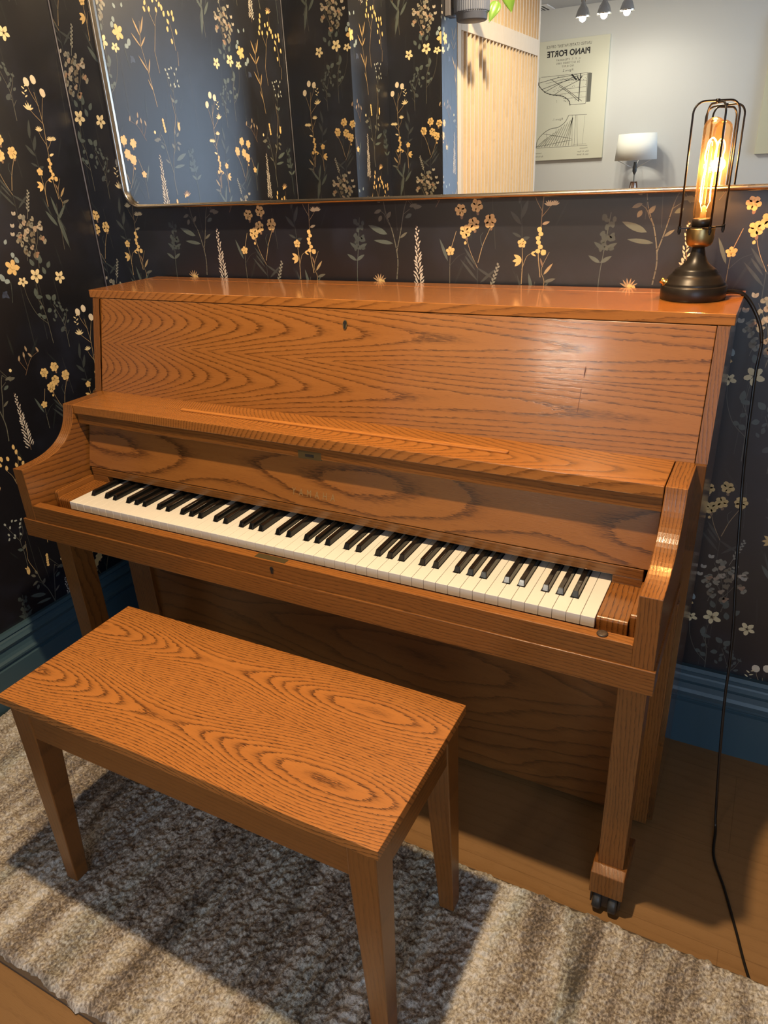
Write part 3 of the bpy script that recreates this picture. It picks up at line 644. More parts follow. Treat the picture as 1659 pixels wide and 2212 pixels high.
for sx in (0, 1):
    for sy in (0, 1):
        X = bx0+ins if sx == 0 else bx1-ins; Y = by0+ins if sy == 0 else by1-ins; dx = 1 if sx == 0 else -1; dy = 1 if sy == 0 else -1
        wt, wb, sh = .048, .030, .010
        lv = []
        for z, w, o_ in ((.021, wb, 0.0), (ap0, wt, 0), (ap1, wt, 0)):
            xa, xb = X+dx*o_, X+dx*w; ya, yb = Y+dy*o_, Y+dy*w
            lv += [(xa, ya, z), (xb, ya, z), (xb, yb, z), (xa, yb, z)]
        fs = [(0, 1, 2, 3), (8, 9, 10, 11)]
        for k in (0, 4):
            for i in range(4): fs.append((k+i, k+(i+1) % 4, k+4+(i+1) % 4, k+4+i))
        bb(MB().add(lv, fs), 'leg', W_BLEG, .002)
bench.rotation_euler = (0, 0, BA)

# ------------------------------------------------------------------ rug
RX0, RX1, RY0, RY1 = -.315, 2.25, -.605, -.040
def vnoise(x, y, sx, sy, seed):
    rs = np.random.RandomState(seed); g = rs.rand(512, 512); X = x*sx; Y = y*sy
    xi = np.floor(X).astype(int); yi = np.floor(Y).astype(int); fx = X-xi; fy = Y-yi; fx = fx*fx*(3-2*fx); fy = fy*fy*(3-2*fy)
    a = g[xi % 512, yi % 512]; b = g[(xi+1) % 512, yi % 512]; c = g[xi % 512, (yi+1) % 512]; d = g[(xi+1) % 512, (yi+1) % 512]
    return (a*(1-fx)+b*fx)*(1-fy)+(c*(1-fx)+d*fx)*fy
def build_rug():
    st = .0027; nx = int((RX1-RX0)/st); ny = int((RY1-RY0)/st)
    gx = np.linspace(RX0, RX1, nx); gy = np.linspace(RY0, RY1, ny); X, Y = np.meshgrid(gx, gy, indexing='ij')
    h = .50*vnoise(X, Y, 95, 80, 1)+.55*vnoise(X, Y, 185, 170, 2)+.25*vnoise(X, Y, 45, 26, 3)+.18*vnoise(X, Y, 26, 6, 4)
    ed = np.minimum(np.minimum(X-RX0, RX1-X), np.minimum(Y-RY0, RY1-Y)); e = np.clip(ed/.012, 0, 1)
    Z = .004+(e**.5)*(.0085+.0125*(h-.35))
    jx = (vnoise(X, Y, 180, 180, 5)-.5)*.004; jy = (vnoise(X, Y, 180, 180, 6)-.5)*.004
    wob = (vnoise(X, Y, 70, 70, 8)-.5)*.010+(vnoise(X, Y, 18, 18, 9)-.5)*.008
    jy = jy+np.where(ed < .02, wob*(1-ed/.02), 0)*1.0
    V = np.stack([X+jx, Y+jy, Z], -1).reshape(-1, 3)
    i = np.arange(nx-1)[:, None]*ny+np.arange(ny-1)[None, :]; F = np.stack([i, i+ny, i+ny+1, i+1], -1).reshape(-1, 4)
    # skirt
    me = bpy.data.meshes.new('shaggy_rug'); me.vertices.add(len(V)); me.vertices.foreach_set('co', V.ravel())
    me.loops.add(F.size); me.loops.foreach_set('vertex_index', F.ravel()); me.polygons.add(len(F)); me.polygons.foreach_set('loop_start', np.arange(0, F.size, 4)); me.update(calc_edges=True); me.validate()
    me.polygons.foreach_set('use_smooth', np.ones(len(F), dtype=bool))
    o = bpy.data.objects.new('shaggy_rug', me); COL.objects.link(o)
    m = mat('rug_wool', (.5, .42, .32), .95, 0, .1); N = NT(m); tc = N.new('ShaderNodeTexCoord'); sp = N.new('ShaderNodeSeparateXYZ'); N.l.new(tc.outputs['Object'], sp.inputs[0])
    Xc, Yc = sp.outputs[0], sp.outputs[1]
    w = N.noise(N.comb(N.math('MULTIPLY', Xc, 6), N.math('MULTIPLY', Yc, 5), 0), 1, 2, .5)
    Xw = N.math('ADD', Xc, N.math('MULTIPLY', N.math('SUBTRACT', w, .5), .06))
    s1 = N.noise(N.comb(N.math('MULTIPLY', Xw, 26), N.math('MULTIPLY', Yc, 3.2), 1.3), 1, 3, .62)
    s2 = N.noise(N.comb(N.math('MULTIPLY', Xw, 9), N.math('MULTIPLY', Yc, 1.6), 4.3), 1, 2, .5)
    s3 = N.noise(N.comb(N.math('MULTIPLY', Xc, 210), N.math('MULTIPLY', Yc, 170), 2.), 1, 2, .6)
    f = N.math('ADD', N.math('MULTIPLY', s1, .74), N.math('ADD', N.math('MULTIPLY', s2, .28), N.math('MULTIPLY', N.math('SUBTRACT', s3, .5), .55)))
    c = N.ramp(f, [(.30, (.11, .088, .070)), (.42, (.26, .215, .175)), (.50, (.42, .37, .31)), (.58, (.56, .52, .46)), (.70, (.72, .69, .64))])
    g = N.noise(N.comb(N.math('MULTIPLY', Xw, 13), N.math('MULTIPLY', Yc, 2.4), 9.3), 1, 2, .5)
    gm = N.ramp(g, [(.52, (0, 0, 0)), (.68, (.55, .55, .55))])
    c = N.mix(gm, c, N.mix(1.0, c, (.70, .86, .92), 'MULTIPLY'))
    sf = N.ramp(s3, [(.25, (.62, .62, .62)), (.65, (1, 1, 1))]); c = N.mix(1.0, c, sf, 'MULTIPLY')
    N.l.new(c, N.b.inputs['Base Color'])
    bp = N.new('ShaderNodeBump'); bp.inputs['Strength'].default_value = .9; bp.inputs['Distance'].default_value = .004; N.l.new(s3, bp.inputs['Height']); N.l.new(bp.outputs[0], N.b.inputs['Normal'])
    N.b.inputs['Sheen Weight'].default_value = .3
    me.materials.append(m)
    tag(o, 'long shaggy rug with cream, beige and brown streaks lying under the bench', 'rug')
    o['_o'] = (0, 0, 0)
    bk = MB().box(RX0+.004, RX1-.004, RY0-.0035, RY1+.001, .0002, .0060).build('rug_backing', mat('rug_backing_canvas', (.09, .065, .045), .9))
    bk.parent = o
build_rug()

# ------------------------------------------------------------------ mirror
YM = .520; MX0, MX1, MZ0, MZ1 = -.1735, 1.95, 1.263, 2.25
def rrect(x0, x1, z0, z1, r, n=10):
    out = []
    for cx, cz, a0 in ((x1-r, z1-r, 0), (x0+r, z1-r, PI/2), (x0+r, z0+r, PI), (x1-r, z0+r, 1.5*PI)):
        for k in range(n+1): a = a0+PI/2*k/n; out.append((cx+r*math.cos(a), cz+r*math.sin(a)))
    return out
mirror = empty('wall_mirror', (.89, YM, MZ0), 'large wall mirror with rounded corners and slim brushed nickel rim above the piano', 'mirror')
mirror['label'] = 'large wall mirror with rounded corners and slim brushed nickel rim above the piano'
FP = [(0, YB-.001), (0, .5165), (.0008, .5125), (.0030, .5092), (.0058, .5082), (.0085, .5095), (.0100, .5130), (.0103, .5225)]
mb = MB(); rings = [[(x, y, z) for x, z in rrect(MX0+d, MX1-d, MZ0+d, MZ1-d, .050-d)] for d, y in FP]; n = len(rings[0])
vs = [p for r_ in rings for p in r_]; fs = [(a*n+i, a*n+(i+1) % n, (a+1)*n+(i+1) % n, (a+1)*n+i) for a in range(len(FP)-1) for i in range(n)]
mb.add(vs, fs, 0, True); nickel = mat('brushed_nickel', (.50, .45, .38), .22, 1.0)
mb.build('frame', nickel, mirror)
gl = MB(); gp = rrect(MX0+.005, MX1-.005, MZ0+.005, MZ1-.005, .045); gl.prism(gp, 1, YM, YM+.004)
gl.build('mirror_glass', mat('silvered_glass', (.93, .95, .94), .0, 1.0), mirror)

# ------------------------------------------------------------------ lamp on the piano
LX, LY, LZ = 1.2660, .4400, 1.0892
lamp = empty('cage_table_lamp', (LX, LY, LZ), 'black vintage table lamp with wire cage and tall glowing tube bulb on the piano lid', 'lamp')
blk = mat('satin_black_metal', (.018, .014, .011), .36, .3); blk2 = mat('black_rod_metal', (.012, .010, .009), .35, .5)
bs = MB().lathe([(.0545, 0), (.0560, .0015), (.0560, .0225), (.0545, .0240), (.0520, .0252), (.0528, .0268), (.0500, .0300), (.0465, .0355), (.0425, .0405), (.0380, .0440), (.0384, .0456), (.0352, .0478), (.0356, .0494), (.0300, .0530), (.0235, .0580), (.0180, .0645), (.0135, .0735), (.0108, .0840), (.0102, .0900)], (LX, LY, LZ), 64)
bs.build('base', blk, lamp)
MB().lathe([(.0102, 0), (.0150, .0006), (.0195, .0032), (.0222, .0080), (.0232, .0150), (.0235, .0300), (.0230, .0315), (0.001, .0315)], (LX, LY, LZ+.0880), 48).build('brass_cup', mat('antique_brass', (.40, .28, .12), .36, 1.0), lamp)
MB().lathe([(.0165, 0), (.0165, .0135), (.0145, .0150)], (LX, LY, LZ+.120), 32).build('socket', blk, lamp)
A0 = math.radians(27); RC = .0380; zp = LZ+.1190
cg = MB()
angs = [A0+k*PI/2 for k in range(4)]
pl_ = MB(); pts = []
for k in range(72):
    a = 2*PI*k/72; d = min(abs((a-b+PI) % (2*PI)-PI) for b in angs); pts.append((.0225+.0190*math.exp(-(d/.14)**2)) )
ring_ = [(LX+pts[k]*math.cos(2*PI*k/72), LY+pts[k]*math.sin(2*PI*k/72)) for k in range(72)]
pl_.prism(ring_, 2, zp, zp+.0022); pl_.build('cage_plate', blk2, lamp)
for pair in (0, 1):
    a = A0+pair*PI/2; dx, dy = math.cos(a), math.sin(a); H = .195-.003*pair; P_ = []
    P_.append((-RC, 0)); P_.append((-RC, H*.45)); 
    L2 = [(-RC, -.004), (-RC, H-.020)]+[(-RC+.018-.018*math.cos(t), H-.018+.018*math.sin(t)) for t in [PI/2*k/7 for k in range(8)]]
    L2 += [(-x, z) for x, z in reversed(L2)]
    cg = MB().tube([(LX+dx*u, LY+dy*u, zp+z) for u, z in L2], .0017, 10); cg.build('cage_loop', blk2, lamp)
MB().tube([(LX, LY, zp+.1915), (LX, LY, zp+.1975)], .0035, 10).build('cage_joint', blk2, lamp)
for a in angs:
    nt = MB()
    x, y = LX+RC*math.cos(a), LY+RC*math.sin(a)
    nt.lathe([(.0030, 0), (.0030, .0022), (.0016, .0024), (.0016, .004)], (x, y, zp+.0022), 6, smooth=False); nt.lathe([(.0016, -.009), (.0016, -.006), (.0028, -.006), (.0028, 0)], (x, y, zp), 6, smooth=False)
    nt.build('cage_nut', blk2, lamp)
# bulb: amber glass tube with a looping filament
gm = mat('amber_bulb_glass', (1.0, .62, .28), .05); N = NT(gm)
trp = N.new('ShaderNodeBsdfTransparent'); trp.inputs[0].default_value = (1.0, .84, .60, 1); tlc = N.new('ShaderNodeBsdfTranslucent'); tlc.inputs[0].default_value = (1.0, .60, .25, 1)
gls = N.new('ShaderNodeBsdfGlossy'); gls.inputs['Roughness'].default_value = .04; lwt = N.new('ShaderNodeLayerWeight'); lwt.inputs['Blend'].default_value = .25
mx1 = N.new('ShaderNodeMixShader'); mx1.inputs[0].default_value = .018; N.l.new(trp.outputs[0], mx1.inputs[1]); N.l.new(tlc.outputs[0], mx1.inputs[2])  # small orange scatter stands in for the bloom of the bulb
mx2 = N.new('ShaderNodeMixShader'); N.l.new(N.math('MULTIPLY', lwt.outputs['Fresnel'], .6), mx2.inputs[0]); N.l.new(mx1.outputs[0], mx2.inputs[1]); N.l.new(gls.outputs[0], mx2.inputs[2])
N.l.new(mx2.outputs[0], [q_ for q_ in N.n if q_.type == 'OUTPUT_MATERIAL'][0].inputs[0])
RB = .0170
prof = [(.0130, .0), (.0150, .003), (RB, .012), (RB, .142)]+[(RB*math.cos(t), .142+RB*math.sin(t)) for t in [PI/2*k/8 for k in range(1, 9)]]
prof = [(max(r, .0004), z) for r, z in prof]
bo = MB().lathe(prof, (LX, LY, zp+.0125), 40); bulb = bo.build('bulb', gm, lamp)
fm = bpy.data.materials.new('glowing_filament'); fm.use_nodes = True; nt2 = fm.node_tree; nt2.nodes.clear(); em = nt2.nodes.new('ShaderNodeEmission'); out = nt2.nodes.new('ShaderNodeOutputMaterial'); nt2.links.new(em.outputs[0], out.inputs[0])
em.inputs[0].default_value = (1.0, .50, .13, 1); em.inputs[1].default_value = 75
zb = zp+.0125; camx, camy = .886, .46
F = MB()
def fil(u, z, w=0): return (LX+u*.886-w*.46, LY+u*.46+w*.886, zb+z)
left = catmull([fil(-.0085, .030), fil(-.0090, .060), fil(-.0065, .085), fil(-.0095, .100), fil(-.0080, .112), fil(-.0060, .123), fil(0, .128), fil(.0062, .122), fil(.0088, .112), fil(.0070, .100), fil(.0090, .086), fil(.0072, .060), fil(.0085, .030)], 8)
F.tube(left, .0011, 6); bulb_f = F.build('filament', fm, bulb)
F2 = MB().tube(catmull([fil(-.0030, .026, .006), fil(-.0028, .075, .006), fil(-.0022, .118, .005), fil(.0022, .118, .005), fil(.0028, .075, .006), fil(.0030, .026, .006)], 8), .00055, 5)
F2.tube([fil(-.0085, .030, -.001), fil(-.0030, .014)], .00035, 5).tube([fil(.0085, .030), fil(.0030, .014)], .00035, 5)
F2.build('filament', fm, bulb)
MB().lathe([(.0055, 0), (.0050, .010), (.0042, .020), (.0020, .023)], (LX, LY, zb+.001), 16).build('filament_stem', mat('bulb_stem_glass', (.75, .60, .40), .1, Transmission_Weight=.6), bulb)
MB().tube([(LX, LY, zb+.02), (LX, LY, zb+.116)], .0009, 8).build('support_rod', mat('filament_rod', (.55, .35, .12), .3, .5), bulb)
kd = Vector((-.80, -.28, .55)).normalized(); kc = Vector((LX-.0450, LY-.0165, LZ+.0270))
kn = MB().lathe([(.0075, 0), (.0078, .003), (.0070, .0042), (.0048, .0045), (.0048, .012), (.0042, .0128)], kc, 18, axis=kd)
kn.build('switch_knob', mat('bright_brass', (.65, .42, .14), .25, 1.0), lamp)
light('bulb_glow', 'POINT', (LX, LY, zb+.085), 3.8, (1.0, .50, .18), .012)
# cord
CP = [(LX+.050, LY+.016, 1.0985), (1.328, .470, 1.0975), (1.346, .477, 1.0935), (1.364, .482, 1.0740), (1.3830, .480, 1.040), (1.3915, .472, 1.008), (1.3905, .461, .958), (1.3930, .450, .892), (1.396, .44, .823), (1.402, .43, .741), (1.411, .41, .652), (1.420, .39, .560), (1.431, .37, .465), (1.437, .355, .386), (1.440, .34, .314), (1.447, .32, .222), (1.457, .30, .114), (1.4655, .287, .030), (1.4700, .272, .0055), (1.4730, .204, .0032), (1.499, .133, .0032), (1.526, .049, .0032), (1.549, -.026, .0032), (1.580, -.10, .0032)]
cr = [.0031 if k < 5 else .0024 for k in range(len(CP))]
cpts = catmull(CP, 8)
cordm = mat('black_cord_rubber', (.010, .008, .007), .32)
co_ = MB().tube(cpts, .0024, 8, flat=1.35).build('power_cord', cordm, lamp)
MB().tube(catmull(CP[:6], 8), [.0042-.0012*min(1, k/36) for k in range(41)], 10).build('strain_relief', cordm, co_)

# ------------------------------------------------------------------ things seen in the mirror
pale = oak('pale_ash', 'Z', 'Y', 0, 0, .1, 60, None, 30.0, .5, 1.0, .25, straight=True, coat=0, light_=(.62, .56, .46), mid=(.55, .49, .39), dk=(.35, .29, .2))
tan = oak('tan_slat_wood', 'Z', 'Y', 0, 0, .1, 60, None, 31.0, .5, 1.0, .25, straight=True, coat=0, light_=(.78, .56, .34), mid=(.70, .48, .28), dk=(.35, .2, .1))
PY0, PY1 = -2.075, -1.0
part = empty('slatted_screen', (X2, -1.54, 0), 'tall pale wood screen of vertical slats reflected in the mirror', 'screen')
xs0, xs1 = X2-.030, X2
MB().box(xs0, xs1+.002, PY1-.040, PY1-.0005, 0, CEIL).build('frame_post', pale, part, .001)
MB().box(xs0, xs1+.002, PY0, PY0+.028, 0, CEIL).build('frame_post', pale, part, .001)
MB().box(xs0, xs1+.002, PY0+.0285, PY1-.0405, 1.800, 1.868).build('middle_rail', pale, part, .001)
MB().box(xs0, xs1+.002, PY0+.0285, PY1-.0405, 0.0, .09).build('bottom_rail', pale, part, .001)
ns = 23; pit = (PY1-.0405-(PY0+.0285))/ns
for k in range(ns):
    y = PY0+.0285+pit*(k+.5)
    MB().box(xs1-.013, xs1-.001, y-.0045, y+.0045, .0905, 1.7995).build('slat', pale, part)
    MB().box(xs1-.013, xs1-.001, y-.0045, y+.0045, 1.8685, CEIL).build('slat', pale, part)
MB().box(xs1-.022, xs1-.0132, PY0+.0285, PY1-.0405, .0905, 1.7995).build('backing_board', tan, part)
gold = mat('painted_glow_backing', (.85, .62, .30), .6, 0, .3, Transmission_Weight=0.0);  # gold colour and translucency stand in for warm light behind the slats
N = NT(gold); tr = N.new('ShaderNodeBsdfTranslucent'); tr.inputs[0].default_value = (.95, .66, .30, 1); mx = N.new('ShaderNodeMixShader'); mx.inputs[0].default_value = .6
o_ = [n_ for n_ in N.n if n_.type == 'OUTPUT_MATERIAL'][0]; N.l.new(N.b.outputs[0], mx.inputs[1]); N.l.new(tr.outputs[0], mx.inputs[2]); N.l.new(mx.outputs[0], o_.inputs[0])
tag(MB().box(xs1-.017, xs1-.0132, PY0+.0285, PY1-.0405, 1.8685, CEIL).build('backing_board', gold, part), 'golden panel standing in for warm light behind the upper slats')
# wall planter
pc = (.245, -.915); pot = empty('wall_planter', (pc[0], pc[1], 1.80), 'blue grey ribbed wall planter with trailing green leaves beside the slatted screen', 'planter')
pm = mat('blue_grey_ceramic', (.095, .118, .185), .5)
MB().lathe([(.001, 1.803), (.052, 1.803), (.056, 1.806), (.058, 1.826), (.063, 1.830)], (pc[0], pc[1], 0), 48).build('saucer_base', pm, pot)
MB().lathe([(.063, 1.830), (.0635, 1.833), (.0650, 1.99), (.061, 1.99), (.060, 1.94), (.001, 1.94)], (pc[0], pc[1], 0), 96, rib=.0016, smooth=False).build('ribbed_bowl', pm, pot)
MB().lathe([(.001, 1.941), (.0595, 1.941), (.05, 1.95), (.001, 1.953)], (pc[0], pc[1], 0), 24).build('soil', mat('dark_soil', (.03, .02, .012), .9), pot)
MB().box(X2+.0006, X2+.022, pc[1]-.035, pc[1]+.035, 1.825, 2.02).box(X2+.020, pc[0]-.055, pc[1]-.012, pc[1]+.012, 1.85, 1.97).build('wall_bracket', mat('dark_grey_bracket', (.10, .10, .12), .4), pot, .002)
lm = mat('glossy_green_leaf', (.13, .27, .045), .35)
def leaf3d(base, tip, w, sag, nm='leaf'):
    b = Vector(base); t = Vector(tip); d = t-b; L = d.length; d.normalize(); s_ = d.cross(Vector((.35, .9, .1))).normalized(); nn = s_.cross(d)
    vs = []; fs = []; n_ = 10
    for i in range(n_+1):
        q_ = i/n_; ww = w*math.sin(PI*min(1, q_**.62))*(1 if q_ < 1 else 0)
        for j, k in enumerate((-1, -.5, 0, .5, 1)):
            vs.append(b+d*L*q_+s_*ww*k+nn*(sag*math.sin(PI*q_)+abs(k)*ww*.35))
    for i in range(n_):
        for j in range(4): fs.append((i*5+j, i*5+j+1, (i+1)*5+j+1, (i+1)*5+j))
    o = MB().add(vs, fs, 0, True).build(nm, lm, pot); m_ = o.modifiers.new('s', 'SOLIDIFY'); m_.thickness = .0008
stem = MB().tube(catmull([(pc[0]+.04, pc[1]-.03, 1.95), (pc[0]+.075, pc[1]-.05, 2.0), (pc[0]+.085, pc[1]-.06, 1.93), (pc[0]+.08, pc[1]-.055, 1.86)], 6), .0018, 6)
stem.build('stem', lm, pot)
leaf3d((pc[0]+.080, pc[1]-.055, 1.862), (pc[0]+.055, pc[1]-.030, 1.795), .021, .006)
leaf3d((pc[0]+.085, pc[1]-.120, 1.925), (pc[0]+.100, pc[1]-.155, 1.835), .027, .004)
leaf3d((pc[0]+.03, pc[1]-.05, 1.99), (pc[0]+.09, pc[1]-.16, 1.93), .028, .01)
leaf3d((pc[0]+.02, pc[1]+.02, 1.98), (pc[0]+.08, pc[1]+.05, 2.07), .026, .01)
leaf3d((pc[0]-.01, pc[1]+.0, 1.98), (pc[0]+.02, pc[1]-.07, 2.09), .026, .01)

# canvas print with piano drawing
CX0, CX1, CZ0, CZ1 = -.808, -.136, 1.330, 2.232
can = empty('canvas_print', ((CX0+CX1)/2, YF+.001, CZ0), 'cream canvas print with PIANO FORTE heading and grand piano drawings on the white wall', 'picture')
cm = mat('cream_canvas', (.66, .66, .54), .8)
MB().box(CX0, CX1, YF+.001, YF+.034, CZ0, CZ1).build('canvas', cm, can, .002)
ccx = (CX0+CX1)/2; yy = YF+.0343
ink = mat('black_print_ink', (.02, .02, .02), .7); ink2 = mat('grey_print_ink', (.13, .13, .11), .7); ink3 = mat('light_grey_print_ink', (.34, .34, .27), .7)
pf = lambda z: (lambda u, v: (ccx-u, yy, z+v))
tmb = MB(); text_mb('UNITED STATES PATENT OFFICE', .030, pf(2.178), tmb, 0, 1.12, 0, .78)
text_mb('PIANO FORTE', .060, pf(2.115), tmb, 0, 1.05, .0022, .92)
for i, t_ in enumerate(('C. F. T. STEINWAY', '26 OCTOBER 1885', 'NO 8,907')): text_mb(t_, .020, pf(2.080-.024*i), tmb, 0, 1.25)
text_mb('Figure 2.', .024, pf(2.000), tmb, 0, 1.1); 
tmb.build('print_heading', ink, can)
# drawings in canvas coordinates: s from the viewer's left (0) to right, z height
def cs_(s, z, d=0): return (CX1-s, yy+d, z)
class Draw:
    def __init__(s_): s_.mb = MB()
    def line(s_, pts, w=.0018):
        P = [Vector((a, b, 0)) for a, b in pts]
        for i in range(len(P)-1):
            d = P[i+1]-P[i]
            if d.length < 1e-6: continue
            nn = Vector((-d.y, d.x, 0)).normalized()*w*.5
            s_.mb.add([cs_(*(v.x, v.y)) for v in (P[i]+nn, P[i+1]+nn, P[i+1]-nn, P[i]-nn)], [(0, 1, 2, 3)])
    def rect(s_, a, b, c, d): s_.mb.add([cs_(a, c), cs_(b, c), cs_(b, d), cs_(a, d)], [(0, 1, 2, 3)])
def cr2(pts, n=8): return [(v.x, v.y) for v in catmull([(a, b, 0) for a, b in pts], n)]
d1 = Draw(); z0, z1 = 1.750, 1.975
d1.line([(.140, z1), (.560, z1)], .0025); d1.line([(.170, z0), (.300, z0)], .003); d1.line([(.168, z0), (.168, z1)], .003)
edge = cr2([(.300, z0), (.315, z0+.035), (.37, z0+.07), (.45, z0+.085), (.52, z0+.11), (.575, z0+.16), (.580, z1-.04)]); d1.line(edge, .005); d1.line([(.58, z1-.04), (.572, z1)], .003)
for a in ((.168, z0+.05, .36, z0+.05), (.168, z0+.09, .44, z0+.085), (.168, z0+.125, .40, z0+.12), (.168, z1-.055, .40, z1-.03), (.168, z1-.01, .52, z1-.05)): d1.line([(a[0], a[1]), (a[2], a[3])], .002)
for a in ((.24, z1-.01, .53, z0+.11), (.20, z0+.02, .48, z1-.02), (.57, z1-.04, .25, z1-.005), (.55, z1-.09, .24, z1-.03), (.24, z1-.05, .45, z0+.08), (.225, z0+.02, .40, z1-.08)): d1.line([(a[0], a[1]), ((a[0]+a[2])/2, (a[1]+a[3])/2+.008), (a[2], a[3])], .0035)
d1.line([(.225, z1), (.228, z0+.02)], .007); d1.line([(.255, z1-.045), (.30, z1)], .012); d1.line([(.21, z1-.02), (.235, z1-.05), (.25, z1-.02)], .008)
random.seed(3)
for k in range(60):
    a = random.uniform(.17, .45); b = random.uniform(z0+.02, z1-.01); d1.rect(a, a+.004, b, b+.004)
for p in edge[::3]: d1.rect(p[0]-.004, p[0]+.004, p[1]-.004, p[1]+.004)
d1.mb.build('piano_drawing', ink, can)
d2 = Draw(); d2.rect(.130, .163, z0+.012, z1-.004); d2.mb.build('drawing_shading', ink2, can)
d3 = Draw(); z0, z1 = 1.432, 1.672
d3.line([(.130, z0), (.580, z0)], .003); d3.line([(.150, z1-.004), (.305, z1)], .003); d3.line([(.14, z0+.012), (.25, z0+.012)], .002)
ed2 = cr2([(.305, z1), (.335, z1-.05), (.39, z1-.085), (.46, z1-.095), (.52, z1-.125), (.57, z1-.175), (.585, z0)]); d3.line(ed2, .005)
for a in ((.215, z0, .235, z1), (.245, z0, .245, z1), (.262, z0, .275, z1)): d3.line([(a[0], a[1]), (a[2], a[3])], .0025)
d3.line([(.175, z0+.01), (.165, z1-.01)], .0015); d3.line([(.58, z0+.01), (.262, z0+.05)], .003); d3.line([(.52, z1-.13), (.27, z0+.06)], .003); d3.line([(.50, z0), (.49, z1-.12)], .002); d3.line([(.40, z0), (.41, z1-.095)], .002)
d3.mb.build('piano_drawing', ink2, can)
d4 = Draw()
for k in range(13):
    a = .275+.024*k; top = z1-.01-max(0, (a-.30))*.62; d4.line([(a+.020, z0+.006), (max(.27, a-.06), min(top, z1-.02))], .007)
d4.mb.build('drawing_shading', ink3, can)
tm2 = MB(); text_mb('Figure 1.', .024, lambda u, v: cs_(.40+u, 1.640+v), tm2, 0, 1.1)
text_mb('Witnesses', .016, lambda u, v: cs_(.16+u, 1.408+v), tm2); text_mb('Edw. H. Ryan', .018, lambda u, v: cs_(.165+u, 1.382+v), tm2); text_mb('Geo. R. Smith', .018, lambda u, v: cs_(.165+u, 1.358+v), tm2)
text_mb('Inventor', .016, lambda u, v: cs_(.56+u, 1.385+v), tm2); text_mb('By his Attys', .018, lambda u, v: cs_(.56+u, 1.358+v), tm2)
tm2.build('signatures', ink2, can)
can2 = empty('canvas_print', (1.40, YF+.001, 1.30), 'pale cream canvas at the right edge of the mirror, only its corner showing', 'picture')
MB().box(1.055, 1.73, YF+.001, YF+.034, 1.297, 2.20).build('canvas', mat('pale_cream_canvas', (.60, .58, .42), .8), can2, .002)
# tripod floor lamp
TX, TY = .183, -4.78
fl = empty('tripod_floor_lamp', (TX, TY, 0), 'tripod floor lamp with white drum shade standing before the white wall', 'lamp')
shade = MB(); nS = 64
for r0, z_0, r1, z_1 in ((.166, 1.298, .149, 1.492),):
    vs = []
    for r, z in ((r0, z_0), (r1, z_1), (r1-.003, z_1), (r0-.003, z_0)):
        for k in range(nS): vs.append((TX+r*math.cos(2*PI*k/nS), TY+r*math.sin(2*PI*k/nS), z))
    fs = [(a*nS+i, a*nS+(i+1) % nS, ((a+1) % 4)*nS+(i+1) % nS, ((a+1) % 4)*nS+i) for a in range(4) for i in range(nS)]
    shade.add(vs, fs, 0, True)
shade.build('lamp_shade', mat('white_linen', (.82, .82, .76), .8), fl)
wrod = mat('white_metal', (.75, .75, .75), .35); dkm = mat('lamp_socket_grey', (.08, .09, .10), .4)
for a in (2.6, 4.7, .45):
    MB().tube([(TX, TY, 1.232), (TX+.155*math.cos(a), TY+.155*math.sin(a), 1.302)], .0028, 8).build('shade_arm', wrod, fl)
MB().lathe([(.006, 1.19), (.017, 1.215), (.018, 1.245), (.013, 1.265), (.013, 1.285)], (TX, TY, 0), 24).build('socket', dkm, fl)
MB().tube([(TX, TY, 1.00), (TX, TY, 1.195)], .0060, 12).build('pole', mat('brushed_steel', (.5, .5, .5), .3, 1.0), fl)
MB().lathe([(.022, .99), (.024, 1.0), (.024, 1.09), (.018, 1.125), (.010, 1.13)], (TX, TY, 0), 20).build('hub', wrod, fl)
wal = mat('walnut_brown_leg', (.16, .07, .035), .4)
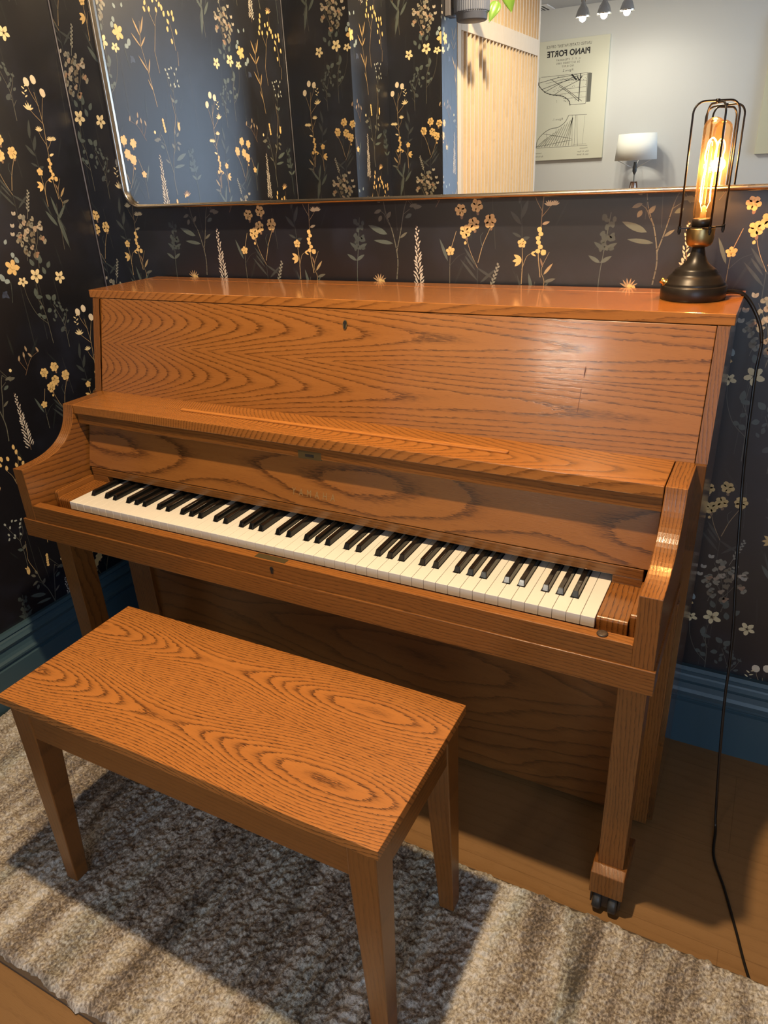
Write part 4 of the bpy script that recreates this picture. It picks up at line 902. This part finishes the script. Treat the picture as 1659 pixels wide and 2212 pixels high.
for k, a in enumerate((PI*.5, PI*1.17, PI*1.83)):
    MB().tube([(TX+.016*math.cos(a), TY+.016*math.sin(a), 1.135), (TX+.028*math.cos(a), TY+.028*math.sin(a), 1.08), (TX+.29*math.cos(a), TY+.29*math.sin(a)*.93, .012)], .0125, 12).build('leg', wal, fl)
# three spot pendants on a ceiling track
tr_ = empty('ceiling_track_light', (.045, -3.9, CEIL), 'ceiling track light with three glowing silver spot heads reflected near the mirror top', 'light')
MB().box(-.24, .34, -3.922, -3.878, CEIL-.022, CEIL-.0005).build('track', wrod, tr_, .002)
chrome = mat('chrome_shade', (.70, .70, .68), .18, 1.0)
gm2 = bpy.data.materials.new('spot_bulb_face'); gm2.use_nodes = True; b2 = gm2.node_tree.nodes['Principled BSDF']; b2.inputs['Emission Color'].default_value = (1.0, .93, .62, 1); b2.inputs['Emission Strength'].default_value = 14
for px, pz in ((-.102, 2.210), (.043, 2.211), (.195, 2.212)):
    h = MB().lathe([(.012, .105), (.014, .085), (.020, .070), (.034, .050), (.043, .026), (.048, .010), (.050, .0), (.047, .0), (.040, .024), (.030, .046), (.016, .060)][::-1], (px, -3.9, pz), 32); h2 = h.build('spot_head', chrome, tr_)
    MB().tube([(px-.014, -3.9, CEIL-.022), (px-.014, -3.9, pz+.09)], .003, 8).tube([(px+.014, -3.9, CEIL-.022), (px+.014, -3.9, pz+.09)], .003, 8).build('spot_arm', chrome, tr_)
    MB().lathe([(.001, .006), (.0435, .006), (.040, .016), (.001, .020)], (px, -3.9, pz), 32).build('spot_bulb', gm2, h2)
# ceiling vent
vt = empty('ceiling_vent', (-.72, -4.84, CEIL), 'small white slotted air vent in the ceiling beyond the slatted screen', 'vent')
MB().box(-.86, -.605, -4.975, -4.74, CEIL-.008, CEIL-.0003).build('frame', mat('vent_white', (.78, .78, .78), .5), vt, .002)
for k in range(7): MB().box(-.84+.03*k, -.826+.03*k, -4.955, -4.76, CEIL-.0095, CEIL-.0078).build('slot', mat('vent_slot_dark', (.06, .06, .06), .7), vt)
